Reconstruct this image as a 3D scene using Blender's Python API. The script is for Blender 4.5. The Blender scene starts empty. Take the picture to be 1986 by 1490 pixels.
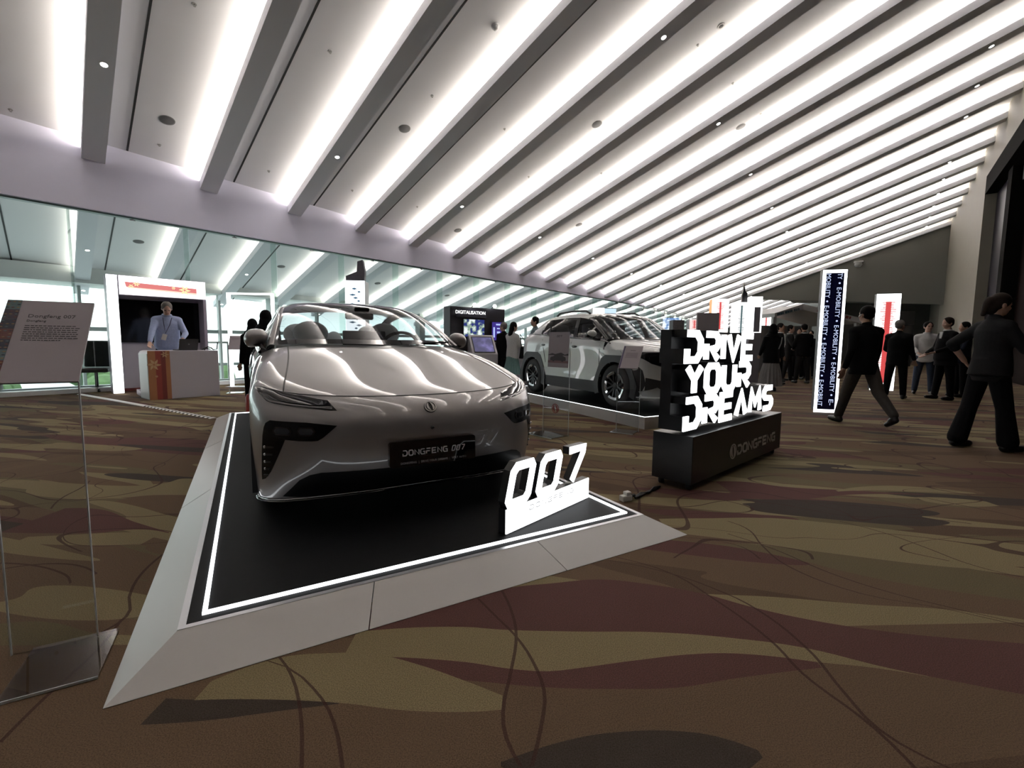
import bpy, bmesh, math, random
import numpy as np
from mathutils import Vector, Matrix, Euler
from mathutils.bvhtree import BVHTree
PI = math.pi
random.seed(7)
SC = bpy.context.scene
COL = SC.collection
R = math.radians

# ------------------------------------------------------------------ camera
PITCH, ROLL, CAMH = .0903, -.0108, 1.14
cp, sp, cr, sr = math.cos(PITCH), math.sin(PITCH), math.cos(ROLL), math.sin(ROLL)
fwd = Vector((0, cp, -sp)); rgt = Vector((1, 0, 0)); dwn = Vector((0, -sp, -cp))
r2 = cr * rgt + sr * dwn; d2 = -sr * rgt + cr * dwn
cam_data = bpy.data.cameras.new('camera'); cam = bpy.data.objects.new('camera', cam_data); COL.objects.link(cam)
mw = Matrix.Identity(4)
for i in range(3):
    mw[i][0] = r2[i]; mw[i][1] = -d2[i]; mw[i][2] = -fwd[i]
mw[0][3], mw[1][3], mw[2][3] = 0, 0, CAMH
cam.matrix_world = mw
cam_data.sensor_fit = 'HORIZONTAL'; cam_data.sensor_width = 36; cam_data.lens = 36 * 884 / 1986
cam_data.clip_start = .05; cam_data.clip_end = 300
SC.camera = cam

# ------------------------------------------------------------------ view, world, sampling
SC.view_settings.view_transform = 'Standard'; SC.view_settings.look = 'None'
SC.view_settings.gamma = 1; SC.view_settings.use_curve_mapping = False
SC.view_settings.exposure = 0.45
SC.cycles.use_denoising = True
SC.cycles.max_bounces = 8; SC.cycles.diffuse_bounces = 4; SC.cycles.glossy_bounces = 4
SC.cycles.transparent_max_bounces = 48; SC.cycles.transmission_bounces = 8
SC.cycles.sample_clamp_indirect = 6; SC.cycles.blur_glossy = .5
SC.cycles.caustics_reflective = False; SC.cycles.caustics_refractive = False
world = bpy.data.worlds.new('overcast_sky'); SC.world = world; world.use_nodes = True
bg = world.node_tree.nodes['Background']; bg.inputs[0].default_value = (.90, .97, 1.0, 1); bg.inputs[1].default_value = 2.6

COVE_W = 10.5          # watts per metre-normalised cove strip
COVE_COL = (1.0, .90, .77)

# ------------------------------------------------------------------ room frame: u runs along the hall, n towards the glass wall, beams run along b
AZ = R(38.5)
U = Vector((math.sin(AZ), math.cos(AZ), 0)); NL = Vector((-math.cos(AZ), math.sin(AZ), 0)); NR = -NL
BA = R(134.7)
Bd = Vector((math.sin(BA), math.cos(BA), 0))
DG = 12.9            # distance of the glass wall
PITCHB = 2.084; U0 = 2.06; BW = .37; BH = .40
IMIN, IMAX = -7, 24
LEN_IN = 16.0; LEN_OUT = 8.6
def room(u, n, z=0): return U * u + NL * n + Vector((0, 0, z))
def ceil_pt(u, t, dz=0):
    """a point of the ceiling panel, u along the hall, t along the beams (0 at the glass wall, + into the hall)"""
    z = 5.28 - .04 * u + (.32 if t >= 0 else .25) * t + dz
    p = NL * DG + U * u + Bd * t; p.z = z
    return p

# ------------------------------------------------------------------ materials
MAT = {}
def mat(name, col=(.8, .8, .8), rough=.5, metal=0, spec=.5, coat=0, coat_rough=.03, emit=None, es=0, noise=0, nscale=8, bump=0, bscale=60, trans=0, alpha=1, sheen=0):
    if name in MAT: return MAT[name]
    m = bpy.data.materials.new(name); m.use_nodes = True; nt = m.node_tree; b = nt.nodes['Principled BSDF']
    b.inputs['Base Color'].default_value = (*col, 1); b.inputs['Roughness'].default_value = rough; b.inputs['Metallic'].default_value = metal
    b.inputs['Specular IOR Level'].default_value = spec
    if coat: b.inputs['Coat Weight'].default_value = coat; b.inputs['Coat Roughness'].default_value = coat_rough
    if emit: b.inputs['Emission Color'].default_value = (*emit, 1); b.inputs['Emission Strength'].default_value = es
    if trans: b.inputs['Transmission Weight'].default_value = trans
    if sheen: b.inputs['Sheen Weight'].default_value = sheen
    if noise or bump:
        tc = nt.nodes.new('ShaderNodeTexCoord')
    if noise:
        n = nt.nodes.new('ShaderNodeTexNoise'); n.inputs['Scale'].default_value = nscale; n.inputs['Detail'].default_value = 4
        nt.links.new(tc.outputs['Object'], n.inputs['Vector'])
        mx = nt.nodes.new('ShaderNodeMix'); mx.data_type = 'RGBA'
        mx.inputs[6].default_value = (*[c * (1 - noise) for c in col], 1); mx.inputs[7].default_value = (*[min(1, c * (1 + noise)) for c in col], 1)
        nt.links.new(n.outputs['Fac'], mx.inputs[0]); nt.links.new(mx.outputs[2], b.inputs['Base Color'])
    if bump:
        n2 = nt.nodes.new('ShaderNodeTexNoise'); n2.inputs['Scale'].default_value = bscale; n2.inputs['Detail'].default_value = 3
        nt.links.new(tc.outputs['Object'], n2.inputs['Vector'])
        bp = nt.nodes.new('ShaderNodeBump'); bp.inputs['Strength'].default_value = bump; bp.inputs['Distance'].default_value = .01
        nt.links.new(n2.outputs['Fac'], bp.inputs['Height']); nt.links.new(bp.outputs[0], b.inputs['Normal'])
    MAT[name] = m
    return m
def glow(name, col, s):
    if name in MAT: return MAT[name]
    m = bpy.data.materials.new(name); m.use_nodes = True; nt = m.node_tree; nt.nodes.remove(nt.nodes['Principled BSDF'])
    e = nt.nodes.new('ShaderNodeEmission'); e.inputs[0].default_value = (*col, 1); e.inputs[1].default_value = s
    nt.links.new(e.outputs[0], nt.nodes['Material Output'].inputs[0]); MAT[name] = m
    return m
def thin_glass(name, tint=(.93, .98, .96), refl=1.45, rough=0.0, mixin=None, mixfac=0):
    """clear sheet: transparent with a fresnel mirror on top"""
    if name in MAT: return MAT[name]
    m = bpy.data.materials.new(name); m.use_nodes = True; nt = m.node_tree; nt.nodes.remove(nt.nodes['Principled BSDF'])
    t = nt.nodes.new('ShaderNodeBsdfTransparent'); t.inputs[0].default_value = (*tint, 1)
    g = nt.nodes.new('ShaderNodeBsdfGlossy'); g.inputs['Roughness'].default_value = rough
    lw = nt.nodes.new('ShaderNodeLayerWeight'); lw.inputs[0].default_value = .5
    f0 = ((refl - 1) / (refl + 1)) ** 2
    pw = nt.nodes.new('ShaderNodeMath'); pw.operation = 'POWER'; pw.inputs[1].default_value = 5; nt.links.new(lw.outputs['Facing'], pw.inputs[0])
    f = nt.nodes.new('ShaderNodeMath'); f.operation = 'MULTIPLY_ADD'; f.inputs[1].default_value = 1 - f0; f.inputs[2].default_value = f0; nt.links.new(pw.outputs[0], f.inputs[0])
    mx = nt.nodes.new('ShaderNodeMixShader')
    nt.links.new(f.outputs[0], mx.inputs[0]); nt.links.new(t.outputs[0], mx.inputs[1]); nt.links.new(g.outputs[0], mx.inputs[2])
    out = mx
    if mixin:
        d = nt.nodes.new('ShaderNodeBsdfDiffuse'); d.inputs[0].default_value = (*mixin, 1)
        m2 = nt.nodes.new('ShaderNodeMixShader'); m2.inputs[0].default_value = mixfac
        nt.links.new(mx.outputs[0], m2.inputs[1]); nt.links.new(d.outputs[0], m2.inputs[2]); out = m2
    nt.links.new(out.outputs[0], nt.nodes['Material Output'].inputs[0]); MAT[name] = m
    return m

# ------------------------------------------------------------------ mesh building
class MB:
    def __init__(s): s.v = []; s.f = []; s.m = []; s.slot = 0
    def add(s, vs, fs, M=None):
        o = len(s.v)
        s.v += [tuple(M @ Vector(p)) if M else tuple(p) for p in vs]
        s.f += [tuple(i + o for i in f) for f in fs]; s.m += [s.slot] * len(fs)
        return s
    def box(s, c, d, M=None, rz=0, top=(1, 1)):
        x, y, z = d[0] / 2, d[1] / 2, d[2] / 2; a, b = top
        vs = [(-x, -y, -z), (x, -y, -z), (x, y, -z), (-x, y, -z), (-x * a, -y * b, z), (x * a, -y * b, z), (x * a, y * b, z), (-x * a, y * b, z)]
        T = Matrix.Translation(c) @ Matrix.Rotation(rz, 4, 'Z')
        return s.add(vs, [(0, 3, 2, 1), (4, 5, 6, 7), (0, 1, 5, 4), (1, 2, 6, 5), (2, 3, 7, 6), (3, 0, 4, 7)], (M @ T) if M else T)
    def hexa(s, a, b, M=None):
        """solid between two loops of the same number of points"""
        n = len(a); vs = list(a) + list(b)
        fs = [tuple(range(n))[::-1], tuple(range(n, 2 * n))] + [(i, (i + 1) % n, (i + 1) % n + n, i + n) for i in range(n)]
        return s.add(vs, fs, M)
    def prism(s, poly, z0, z1, M=None):
        return s.hexa([(p[0], p[1], z0) for p in poly], [(p[0], p[1], z1) for p in poly], M)
    def quad(s, a, b, c, d, M=None): return s.add([a, b, c, d], [(0, 1, 2, 3)], M)
    def tube(s, path, r, n=8, M=None, caps=True, closed=False, flat=1):
        P = [Vector(p) for p in path]; k = len(P); rr = r if isinstance(r, (list, tuple)) else [r] * k
        vs = []; fs = []; prev = None
        for i, p in enumerate(P):
            a = P[i - 1] if (i > 0 or closed) else p; b = P[(i + 1) % k] if (i < k - 1 or closed) else p
            t = (b - a); t = t.normalized() if t.length > 1e-9 else Vector((0, 0, 1))
            if prev is None:
                x = t.orthogonal().normalized() if abs(t.z) > .9 else t.cross(Vector((0, 0, 1))).normalized()
            else:
                x = (prev - t * prev.dot(t)); x = x.normalized() if x.length > 1e-6 else t.orthogonal().normalized()
            prev = x; y = t.cross(x)
            for j in range(n):
                an = 2 * PI * j / n; vs.append(p + x * (math.cos(an) * rr[i]) + y * (math.sin(an) * rr[i] * flat))
        for i in range(k if closed else k - 1):
            i2 = (i + 1) % k
            for j in range(n):
                fs.append((i * n + j, i * n + (j + 1) % n, i2 * n + (j + 1) % n, i2 * n + j))
        if caps and not closed: fs += [tuple(range(n))[::-1], tuple(range((k - 1) * n, k * n))]
        return s.add(vs, fs, M)
    def lathe(s, prof, n=32, M=None, cap=False):
        """profile of (radius, height) round z"""
        vs = []; fs = []; k = len(prof)
        for i in range(n):
            a = 2 * PI * i / n
            for r, z in prof: vs.append((r * math.cos(a), r * math.sin(a), z))
        for i in range(n):
            i2 = (i + 1) % n
            for j in range(k - 1): fs.append((i * k + j, i2 * k + j, i2 * k + j + 1, i * k + j + 1))
        if cap:
            fs.append(tuple(i * k for i in range(n))[::-1]); fs.append(tuple(i * k + k - 1 for i in range(n)))
        return s.add(vs, fs, M)
    def ell(s, c, r, nu=14, nv=9, M=None):
        vs = []; fs = []
        for i in range(nv + 1):
            th = PI * i / nv
            for j in range(nu):
                ph = 2 * PI * j / nu
                vs.append((r[0] * math.sin(th) * math.cos(ph), r[1] * math.sin(th) * math.sin(ph), r[2] * math.cos(th)))
        for i in range(nv):
            for j in range(nu): fs.append((i * nu + j, (i + 1) * nu + j, (i + 1) * nu + (j + 1) % nu, i * nu + (j + 1) % nu))
        T = Matrix.Translation(c)
        return s.add(vs, fs, (M @ T) if M else T)
    def cap(s, a, b, ra, rb, n=12):
        """tapered capsule"""
        a = Vector(a); b = Vector(b); t = b - a; L = t.length; q = t.to_track_quat('Z', 'Y').to_matrix().to_4x4() if L > 1e-6 else Matrix.Identity(4)
        prof = [(ra * math.cos(x), ra * math.sin(x)) for x in (-PI / 2 + .001, -PI / 3, -PI / 6, 0)] + [(rb * math.cos(x), L + rb * math.sin(x)) for x in (0, PI / 6, PI / 3, PI / 2 - .001)]
        return s.lathe(prof, n, Matrix.Translation(a) @ q, cap=True)
    def grid(s, A, M=None, flip=False, keep=None, closed=False):
        n, m = len(A), len(A[0]); vs = [tuple(A[i][j]) for i in range(n) for j in range(m)]; fs = []
        for i in range(n - 1):
            for j in range(m - 1 + (1 if closed else 0)):
                if keep and not keep(i, j): continue
                j2 = (j + 1) % m
                q = (i * m + j, i * m + j2, (i + 1) * m + j2, (i + 1) * m + j)
                fs.append(q[::-1] if flip else q)
        if keep:
            us = sorted({i for f in fs for i in f}); mp = {o: k for k, o in enumerate(us)}
            vs = [vs[i] for i in us]; fs = [tuple(mp[i] for i in f) for f in fs]
        return s.add(vs, fs, M)
    def mesh(s, name, mats=(), smooth=None):
        me = bpy.data.meshes.new(name); me.from_pydata(s.v, [], s.f)
        for m in mats: me.materials.append(m)
        if len(mats) > 1:
            me.polygons.foreach_set('material_index', s.m)
        if smooth:
            me.polygons.foreach_set('use_smooth', [True] * len(me.polygons)); me.update(); me.set_sharp_from_angle(angle=R(smooth))
        me.update()
        return me
    def build(s, name, m=None, parent=None, smooth=None, loc=None, bevel=0, fix=False):
        ms = m if isinstance(m, (list, tuple)) else ([m] if m else [])
        me = s.mesh(name, ms, smooth)
        if fix:
            bm = bmesh.new(); bm.from_mesh(me); bmesh.ops.remove_doubles(bm, verts=bm.verts, dist=1e-5); bmesh.ops.recalc_face_normals(bm, faces=bm.faces); bm.to_mesh(me); bm.free()
        o = bpy.data.objects.new(name, me); COL.objects.link(o)
        if parent: o.parent = parent
        if loc: o.location = loc
        if bevel:
            md = o.modifiers.new('bevel', 'BEVEL'); md.width = bevel; md.segments = 2; md.limit_method = 'ANGLE'; md.angle_limit = R(40)
        return o
def tag(o, label, cat, group=None):
    o['label'] = label; o['category'] = cat
    if group: o['group'] = group
    return o
def struct(o): o['kind'] = 'structure'; return o
def thing(name, label, cat, loc=(0, 0, 0), rz=0, group=None):
    o = bpy.data.objects.new(name, None); COL.objects.link(o); o.location = loc; o.rotation_euler = (0, 0, rz); o.empty_display_size = .1
    return tag(o, label, cat, group)
def copy_tree(o, parent=None):
    c = o.copy(); COL.objects.link(c); c.parent = parent
    for ch in list(o.children): copy_tree(ch, c)
    return c
def frame(o, x, y, z):
    """4x4 matrix from an origin and three axes"""
    M = Matrix.Identity(4)
    for i in range(3): M[i][0] = x[i]; M[i][1] = y[i]; M[i][2] = z[i]; M[i][3] = o[i]
    return M
# ------------------------------------------------------------------ splines and surfaces
def spl(P, m):
    P = np.asarray(P, float); n = len(P)
    A = np.zeros((n, n)); B = np.zeros_like(P); A[0, 0] = A[-1, -1] = 1
    for i in range(1, n - 1):
        A[i, i - 1] = 1; A[i, i] = 4; A[i, i + 1] = 1; B[i] = 6 * (P[i + 1] - 2 * P[i] + P[i - 1])
    D = np.linalg.solve(A, B.reshape(n, -1)).reshape(P.shape); out = []
    for i in range(n - 1):
        for k in range(m):
            t = k / m; s_ = 1 - t
            out.append(s_ * P[i] + t * P[i + 1] + ((s_ ** 3 - s_) * D[i] + (t ** 3 - t) * D[i + 1]) / 6)
    out.append(P[-1]); return np.array(out)
def surf(G, mi, mj): return spl(spl(np.asarray(G, float), mi).swapaxes(0, 1), mj).swapaxes(0, 1)
def sym(G):
    """rows of half columns (x from 0 out) to full-width rows"""
    return [[(-p[0], p[1], p[2]) for p in row[:0:-1]] + [tuple(p) for p in row] for row in G]
def bvh_of(A):
    n, m = A.shape[:2]
    vs = [Vector(A[i, j]) for i in range(n) for j in range(m)]
    fs = [(i * m + j, i * m + j + 1, (i + 1) * m + j + 1, (i + 1) * m + j) for i in range(n - 1) for j in range(m - 1)]
    return BVHTree.FromPolygons(vs, fs)
def patch(mb, poly, ax, ay, d, bvh, off=.003, step=.025, thick=.006, start=-3.):
    """a flat outline (in the plane of axes ax, ay) laid onto a body along direction d, with its own thickness"""
    bm = bmesh.new(); f = bm.faces.new([bm.verts.new((p[0], p[1], 0)) for p in poly])
    for k in (0, 1):
        lo = min(p[k] for p in poly); hi = max(p[k] for p in poly); n = int((hi - lo) / step)
        for i in range(1, n + 1):
            co = [0, 0, 0]; co[k] = lo + step * i; no = [0, 0, 0]; no[k] = 1
            bmesh.ops.bisect_plane(bm, geom=bm.verts[:] + bm.edges[:] + bm.faces[:], plane_co=co, plane_no=no)
    bmesh.ops.triangulate(bm, faces=[f for f in bm.faces if len(f.verts) > 4])
    ax = Vector(ax); ay = Vector(ay); d = Vector(d).normalized(); idx = {}; vs = []; last = None
    for v in bm.verts:
        o = ax * v.co.x + ay * v.co.y + d * start
        h, nrm, _, _ = bvh.ray_cast(o, d)
        if h is None:
            h, nrm, _, _ = bvh.find_nearest(o + d * (-start + .8))
        if nrm.dot(d) > 0: nrm = -nrm
        idx[v] = len(vs); vs.append((h, nrm))
    fs = [tuple(idx[v] for v in f.verts) for f in bm.faces]
    n = len(vs); V = [h + q * off for h, q in vs] + [h + q * (off - thick) for h, q in vs]
    F = list(fs) + [tuple(i + n for i in f[::-1]) for f in fs]
    for e in bm.edges:
        if len(e.link_faces) == 1:
            f = e.link_faces[0]; l = [l for l in f.loops if l.edge == e][0]; a, b = idx[l.vert], idx[l.link_loop_next.vert]
            F.append((b, a, a + n, b + n))
    bm.free()
    return mb.add(V, F)
# ------------------------------------------------------------------ lettering made of mitred strokes
GL = {
 'D': [([(0, .42), (0, 0), (.72, 0), (1, .26), (1, .74), (.72, 1), (0, 1)], 0)],
 'R': [([(0, .62), (0, 0)], 0), ([(0, 1), (.78, 1), (1, .84), (1, .58), (.82, .44), (.42, .44), (1, 0)], 0)],
 'I': [([(.5, 0), (.5, 1)], 0)], 'V': [([(0, 1), (.5, 0), (1, 1)], 0)],
 'E': [([(1, 1), (0, 1), (0, 0), (1, 0)], 0), ([(0, .5), (.9, .5)], 0)],
 'Y': [([(0, 1), (.5, .5), (1, 1)], 0), ([(.5, .5), (.5, 0)], 0)],
 'O': [([(.2, 0), (.8, 0), (1, .2), (1, .8), (.8, 1), (.2, 1), (0, .8), (0, .2)], 1)],
 'U': [([(0, 1), (0, .2), (.2, 0), (.8, 0), (1, .2), (1, 1)], 0)],
 'A': [([(0, 0), (.5, 1), (1, 0)], 0)], 'M': [([(0, 0), (.12, 1), (.5, .35), (.88, 1), (1, 0)], 0)],
 'S': [([(1, 1), (.2, 1), (0, .84), (0, .64), (.18, .52), (.82, .48), (1, .34), (1, .16), (.8, 0), (0, 0)], 0)],
 'N': [([(0, 0), (0, 1), (1, 0), (1, 1)], 0)],
 'G': [([(1, 1), (.2, 1), (0, .8), (0, .2), (.2, 0), (1, 0), (1, .48), (.55, .48)], 0)],
 'F': [([(0, .6), (0, 0)], 0), ([(0, 1), (1, 1)], 0), ([(0, .5), (.85, .5)], 0)],
 '0': [([(.1, 0), (.85, 0), (1, .15), (1, .9), (.9, 1), (.15, 1), (0, .85), (0, .1)], 1)],
 '7': [([(0, 1), (1, 1), (1, .86), (.5, 0)], 0)],
}
def stroke(pts, w, closed=False):
    P = [Vector((p[0], p[1])) for p in pts]; n = len(P); L = []; Rr = []
    for i in range(n):
        a = P[i - 1] if (i or closed) else None; b = P[(i + 1) % n] if (i < n - 1 or closed) else None
        d1 = (P[i] - a).normalized() if a is not None else None; dd = (b - P[i]).normalized() if b is not None else None
        d1 = d1 or dd; dd = dd or d1
        n1 = Vector((-d1.y, d1.x)); n2 = Vector((-dd.y, dd.x)); m = (n1 + n2)
        m = m.normalized() if m.length > 1e-4 else n1
        k = w / 2 / max(.72, m.dot(n1)); L.append(P[i] + m * k); Rr.append(P[i] - m * k)
    qs = []
    for i in range(n if closed else n - 1):
        j = (i + 1) % n; qs.append([L[i], Rr[i], Rr[j], L[j]])
    return qs
def lettering(mb, text, h, cw, gap, w, depth, M, slant=0, center=False):
    """text of stroke letters in the local xy plane of M, extruded along z from 0 to depth"""
    W = {'I': .28, ' ': .5, 'M': 1.15}
    tot = sum(cw * W.get(c, 1) + gap for c in text) - gap; x = -tot / 2 if center else 0
    for c in text:
        k = cw * W.get(c, 1)
        for pts, cl in GL.get(c, []):
            q = [(x + w / 2 + p[0] * (k - w), w / 2 + p[1] * (h - w)) for p in pts]
            q = [(a + slant * b, b) for a, b in q]
            for qd in stroke(q, w, cl): mb.prism([tuple(p) for p in qd], 0, depth, M)
        x += k + gap
    return tot
def text_mesh(mb, body, size, M, align='LEFT', depth=.002, slot=None):
    cu = bpy.data.curves.new('lettering', 'FONT'); cu.body = body; cu.size = size; cu.align_x = align; cu.extrude = depth / 2; cu.resolution_u = 2
    o = bpy.data.objects.new('lettering', cu); COL.objects.link(o)
    bpy.context.view_layer.update()
    me = bpy.data.meshes.new_from_object(o.evaluated_get(bpy.context.evaluated_depsgraph_get()))
    vs = [tuple(v.co) for v in me.vertices]; fs = [tuple(p.vertices) for p in me.polygons]
    if slot is not None: mb.slot = slot
    mb.add(vs, fs, M)
    bpy.data.objects.remove(o); bpy.data.curves.remove(cu); bpy.data.meshes.remove(me)
    return mb
def ordinal(n): return ['first', 'second', 'third', 'fourth', 'fifth', 'sixth', 'seventh', 'eighth', 'ninth', 'tenth', 'eleventh', 'twelfth', 'thirteenth', 'fourteenth', 'fifteenth', 'sixteenth', 'seventeenth', 'eighteenth', 'nineteenth', 'twentieth', 'twenty-first'][n]
# ================================================================== the hall
wall_white = mat('ceiling_paint', (.86, .865, .90), .6, noise=.03, nscale=1.5)
fascia_paint = mat('fascia_purple_light', (.73, .725, .87), .7, noise=.03, nscale=1)  # purple-tinted light on the fascia is put into its base colour
beam_paint = mat('beam_paint', (.79, .80, .86), .55)
slot_black = mat('slot_black', (.02, .02, .022), .6)
steel = mat('brushed_steel', (.55, .57, .58), .3, metal=1)
dark_wall = mat('dark_brown_panel', (.013, .008, .0075), .8, spec=.03, noise=.25, nscale=1.2)
matt_dark = mat('matt_dark', (.008, .0075, .007), .9, spec=.03)
beige_wall = mat('beige_wall', (.27, .245, .20), .55, noise=.05, nscale=2)
grey_wall = mat('grey_wall', (.20, .195, .175), .6, noise=.05, nscale=.6)
black_metal = mat('black_metal', (.012, .012, .014), .4)
glass_wall = thin_glass('partition_glass', (.83, .875, .855), 1.25)
fin_glass = thin_glass('fin_glass', (.86, .93, .905), 1.2)
exec_floor = None
def carpet():
    m = bpy.data.materials.new('wave_carpet'); m.use_nodes = True; nt = m.node_tree; b = nt.nodes['Principled BSDF']
    N = nt.nodes.new; Lk = nt.links.new
    tc = N('ShaderNodeTexCoord'); mp = N('ShaderNodeMapping'); mp.inputs['Rotation'].default_value = (0, 0, R(14))
    Lk(tc.outputs['Object'], mp.inputs[0])
    def math_(op, a, c=None, v=None):
        n = N('ShaderNodeMath'); n.operation = op
        for i, s in enumerate((a, c)):
            if s is None: continue
            if isinstance(s, (int, float)): n.inputs[i].default_value = s
            else: Lk(s, n.inputs[i])
        return n.outputs[0]
    def noise(scale, loc, detail=1, dist=0):
        q = N('ShaderNodeMapping'); q.inputs['Scale'].default_value = scale; q.inputs['Location'].default_value = loc
        Lk(mp.outputs[0], q.inputs[0])
        n = N('ShaderNodeTexNoise'); n.inputs['Scale'].default_value = 1; n.inputs['Detail'].default_value = detail; n.inputs['Distortion'].default_value = dist; n.inputs['Roughness'].default_value = .35
        Lk(q.outputs[0], n.inputs['Vector']); return n.outputs['Fac']
    cols = dict(gold=(.178, .142, .078), brown=(.080, .050, .031), dark=(.044, .033, .027), wine=(.084, .039, .034), tan=(.104, .068, .042), olive=(.104, .084, .046))
    def mixc(fac, a, c):
        x = N('ShaderNodeMix'); x.data_type = 'RGBA'; Lk(fac, x.inputs[0])
        if isinstance(a, tuple): x.inputs[6].default_value = (*a, 1)
        else: Lk(a, x.inputs[6])
        if isinstance(c, tuple): x.inputs[7].default_value = (*c, 1)
        else: Lk(c, x.inputs[7])
        return x.outputs[2]
    def over(n, lo, hi): return math_('MULTIPLY', math_('GREATER_THAN', n, lo), math_('LESS_THAN', n, hi))
    col = mixc(math_('GREATER_THAN', noise((.42, 1.9, 1), (3, 7, 0), 1, .2), .52), cols['tan'], cols['brown'])
    for sc_, lc_, lo, hi, cc in (((.40, 2.3, 1), (9, 1, 0), .57, 1, 'olive'), ((.36, 2.0, 1), (2, 31, 0), .585, 1, 'wine'), ((.34, 2.2, 1), (17, 5, 0), .59, 1, 'gold'), ((.38, 2.6, 1), (5, 43, 0), .61, 1, 'dark'), ((.5, 2.9, 1), (25, 13, 0), .60, 1, 'tan'), ((.45, 2.6, 1), (41, 3, 0), .615, 1, 'gold')):
        col = mixc(math_('GREATER_THAN', noise(sc_, lc_, 1, .25), lo), col, cols[cc])
    sx = N('ShaderNodeSeparateXYZ'); Lk(tc.outputs['Object'], sx.inputs[0])
    X, Y = sx.outputs[0], sx.outputs[1]
    def curve(inp, pts, lo, hi):
        """float curve through (x, y) pairs; x and y in metres from lo to hi"""
        a = math_('DIVIDE', math_('SUBTRACT', inp, lo), hi - lo)
        fc = N('ShaderNodeFloatCurve'); Lk(a, fc.inputs['Value']); c = fc.mapping.curves[0]; fc.mapping.use_clip = False
        P = [((p[0] - lo) / (hi - lo), (p[1] - lo) / (hi - lo)) for p in pts]
        c.points[0].location = P[0]; c.points[1].location = P[-1]
        for q in P[1:-1]: c.points.new(*q)
        fc.mapping.update()
        return math_('ADD', math_('MULTIPLY', fc.outputs[0], hi - lo), lo)
    for (c, top, bot, x0, x1) in CARPET_BANDS:
        ft = curve(X, top, -6, 6); fb = curve(X, bot, -6, 6)
        k = math_('MULTIPLY', math_('LESS_THAN', Y, ft), math_('GREATER_THAN', Y, fb))
        k = math_('MULTIPLY', k, math_('MULTIPLY', math_('GREATER_THAN', X, x0), math_('LESS_THAN', X, x1)))
        col = mixc(k, col, cols[c])
    # thin dark scrolls
    ln = None
    for sc, loc, w in (((.9, 1.3, 1), (11, 2, 0), .0022), ((.55, .8, 1), (1, 19, 0), .0016)):
        q = noise(sc, loc, 0, 1.2)
        l1 = math_('LESS_THAN', math_('ABSOLUTE', math_('SUBTRACT', q, .5)), w * 2)
        ln = l1 if ln is None else math_('MAXIMUM', ln, l1)
    far = math_('MAXIMUM', math_('GREATER_THAN', Y, 2.35), math_('GREATER_THAN', math_('ABSOLUTE', X), 3.3))
    ln = math_('MULTIPLY', ln, far)
    for (ax, pts, w, lo_, hi_) in CARPET_LINES:
        inp, oth = (X, Y) if ax == 'x' else (Y, X)
        l1 = math_('LESS_THAN', math_('ABSOLUTE', math_('SUBTRACT', oth, curve(inp, pts, -6, 6))), w)
        l1 = math_('MULTIPLY', l1, math_('MULTIPLY', math_('GREATER_THAN', inp, lo_), math_('LESS_THAN', inp, hi_)))
        ln = math_('MAXIMUM', ln, l1)
    col = mixc(math_('MULTIPLY', ln, .8), col, (.045, .020, .018))
    sp_ = N('ShaderNodeTexNoise'); sp_.inputs['Scale'].default_value = 260; sp_.inputs['Detail'].default_value = 2; Lk(tc.outputs['Object'], sp_.inputs['Vector'])
    pile = N('ShaderNodeMapRange'); pile.inputs[1].default_value = .3; pile.inputs[2].default_value = .7; pile.inputs[3].default_value = .62; pile.inputs[4].default_value = 1.3; Lk(sp_.outputs['Fac'], pile.inputs[0])
    mul = N('ShaderNodeMix'); mul.data_type = 'RGBA'; mul.blend_type = 'MULTIPLY'; mul.inputs[0].default_value = 1
    Lk(col, mul.inputs[6]); Lk(pile.outputs[0], mul.inputs[7])
    Lk(mul.outputs[2], b.inputs['Base Color']); b.inputs['Roughness'].default_value = .95; b.inputs['Specular IOR Level'].default_value = .1
    bp = N('ShaderNodeBump'); bp.inputs['Strength'].default_value = .35; bp.inputs['Distance'].default_value = .004
    Lk(sp_.outputs['Fac'], bp.inputs['Height']); Lk(bp.outputs[0], b.inputs['Normal'])
    return m
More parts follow.
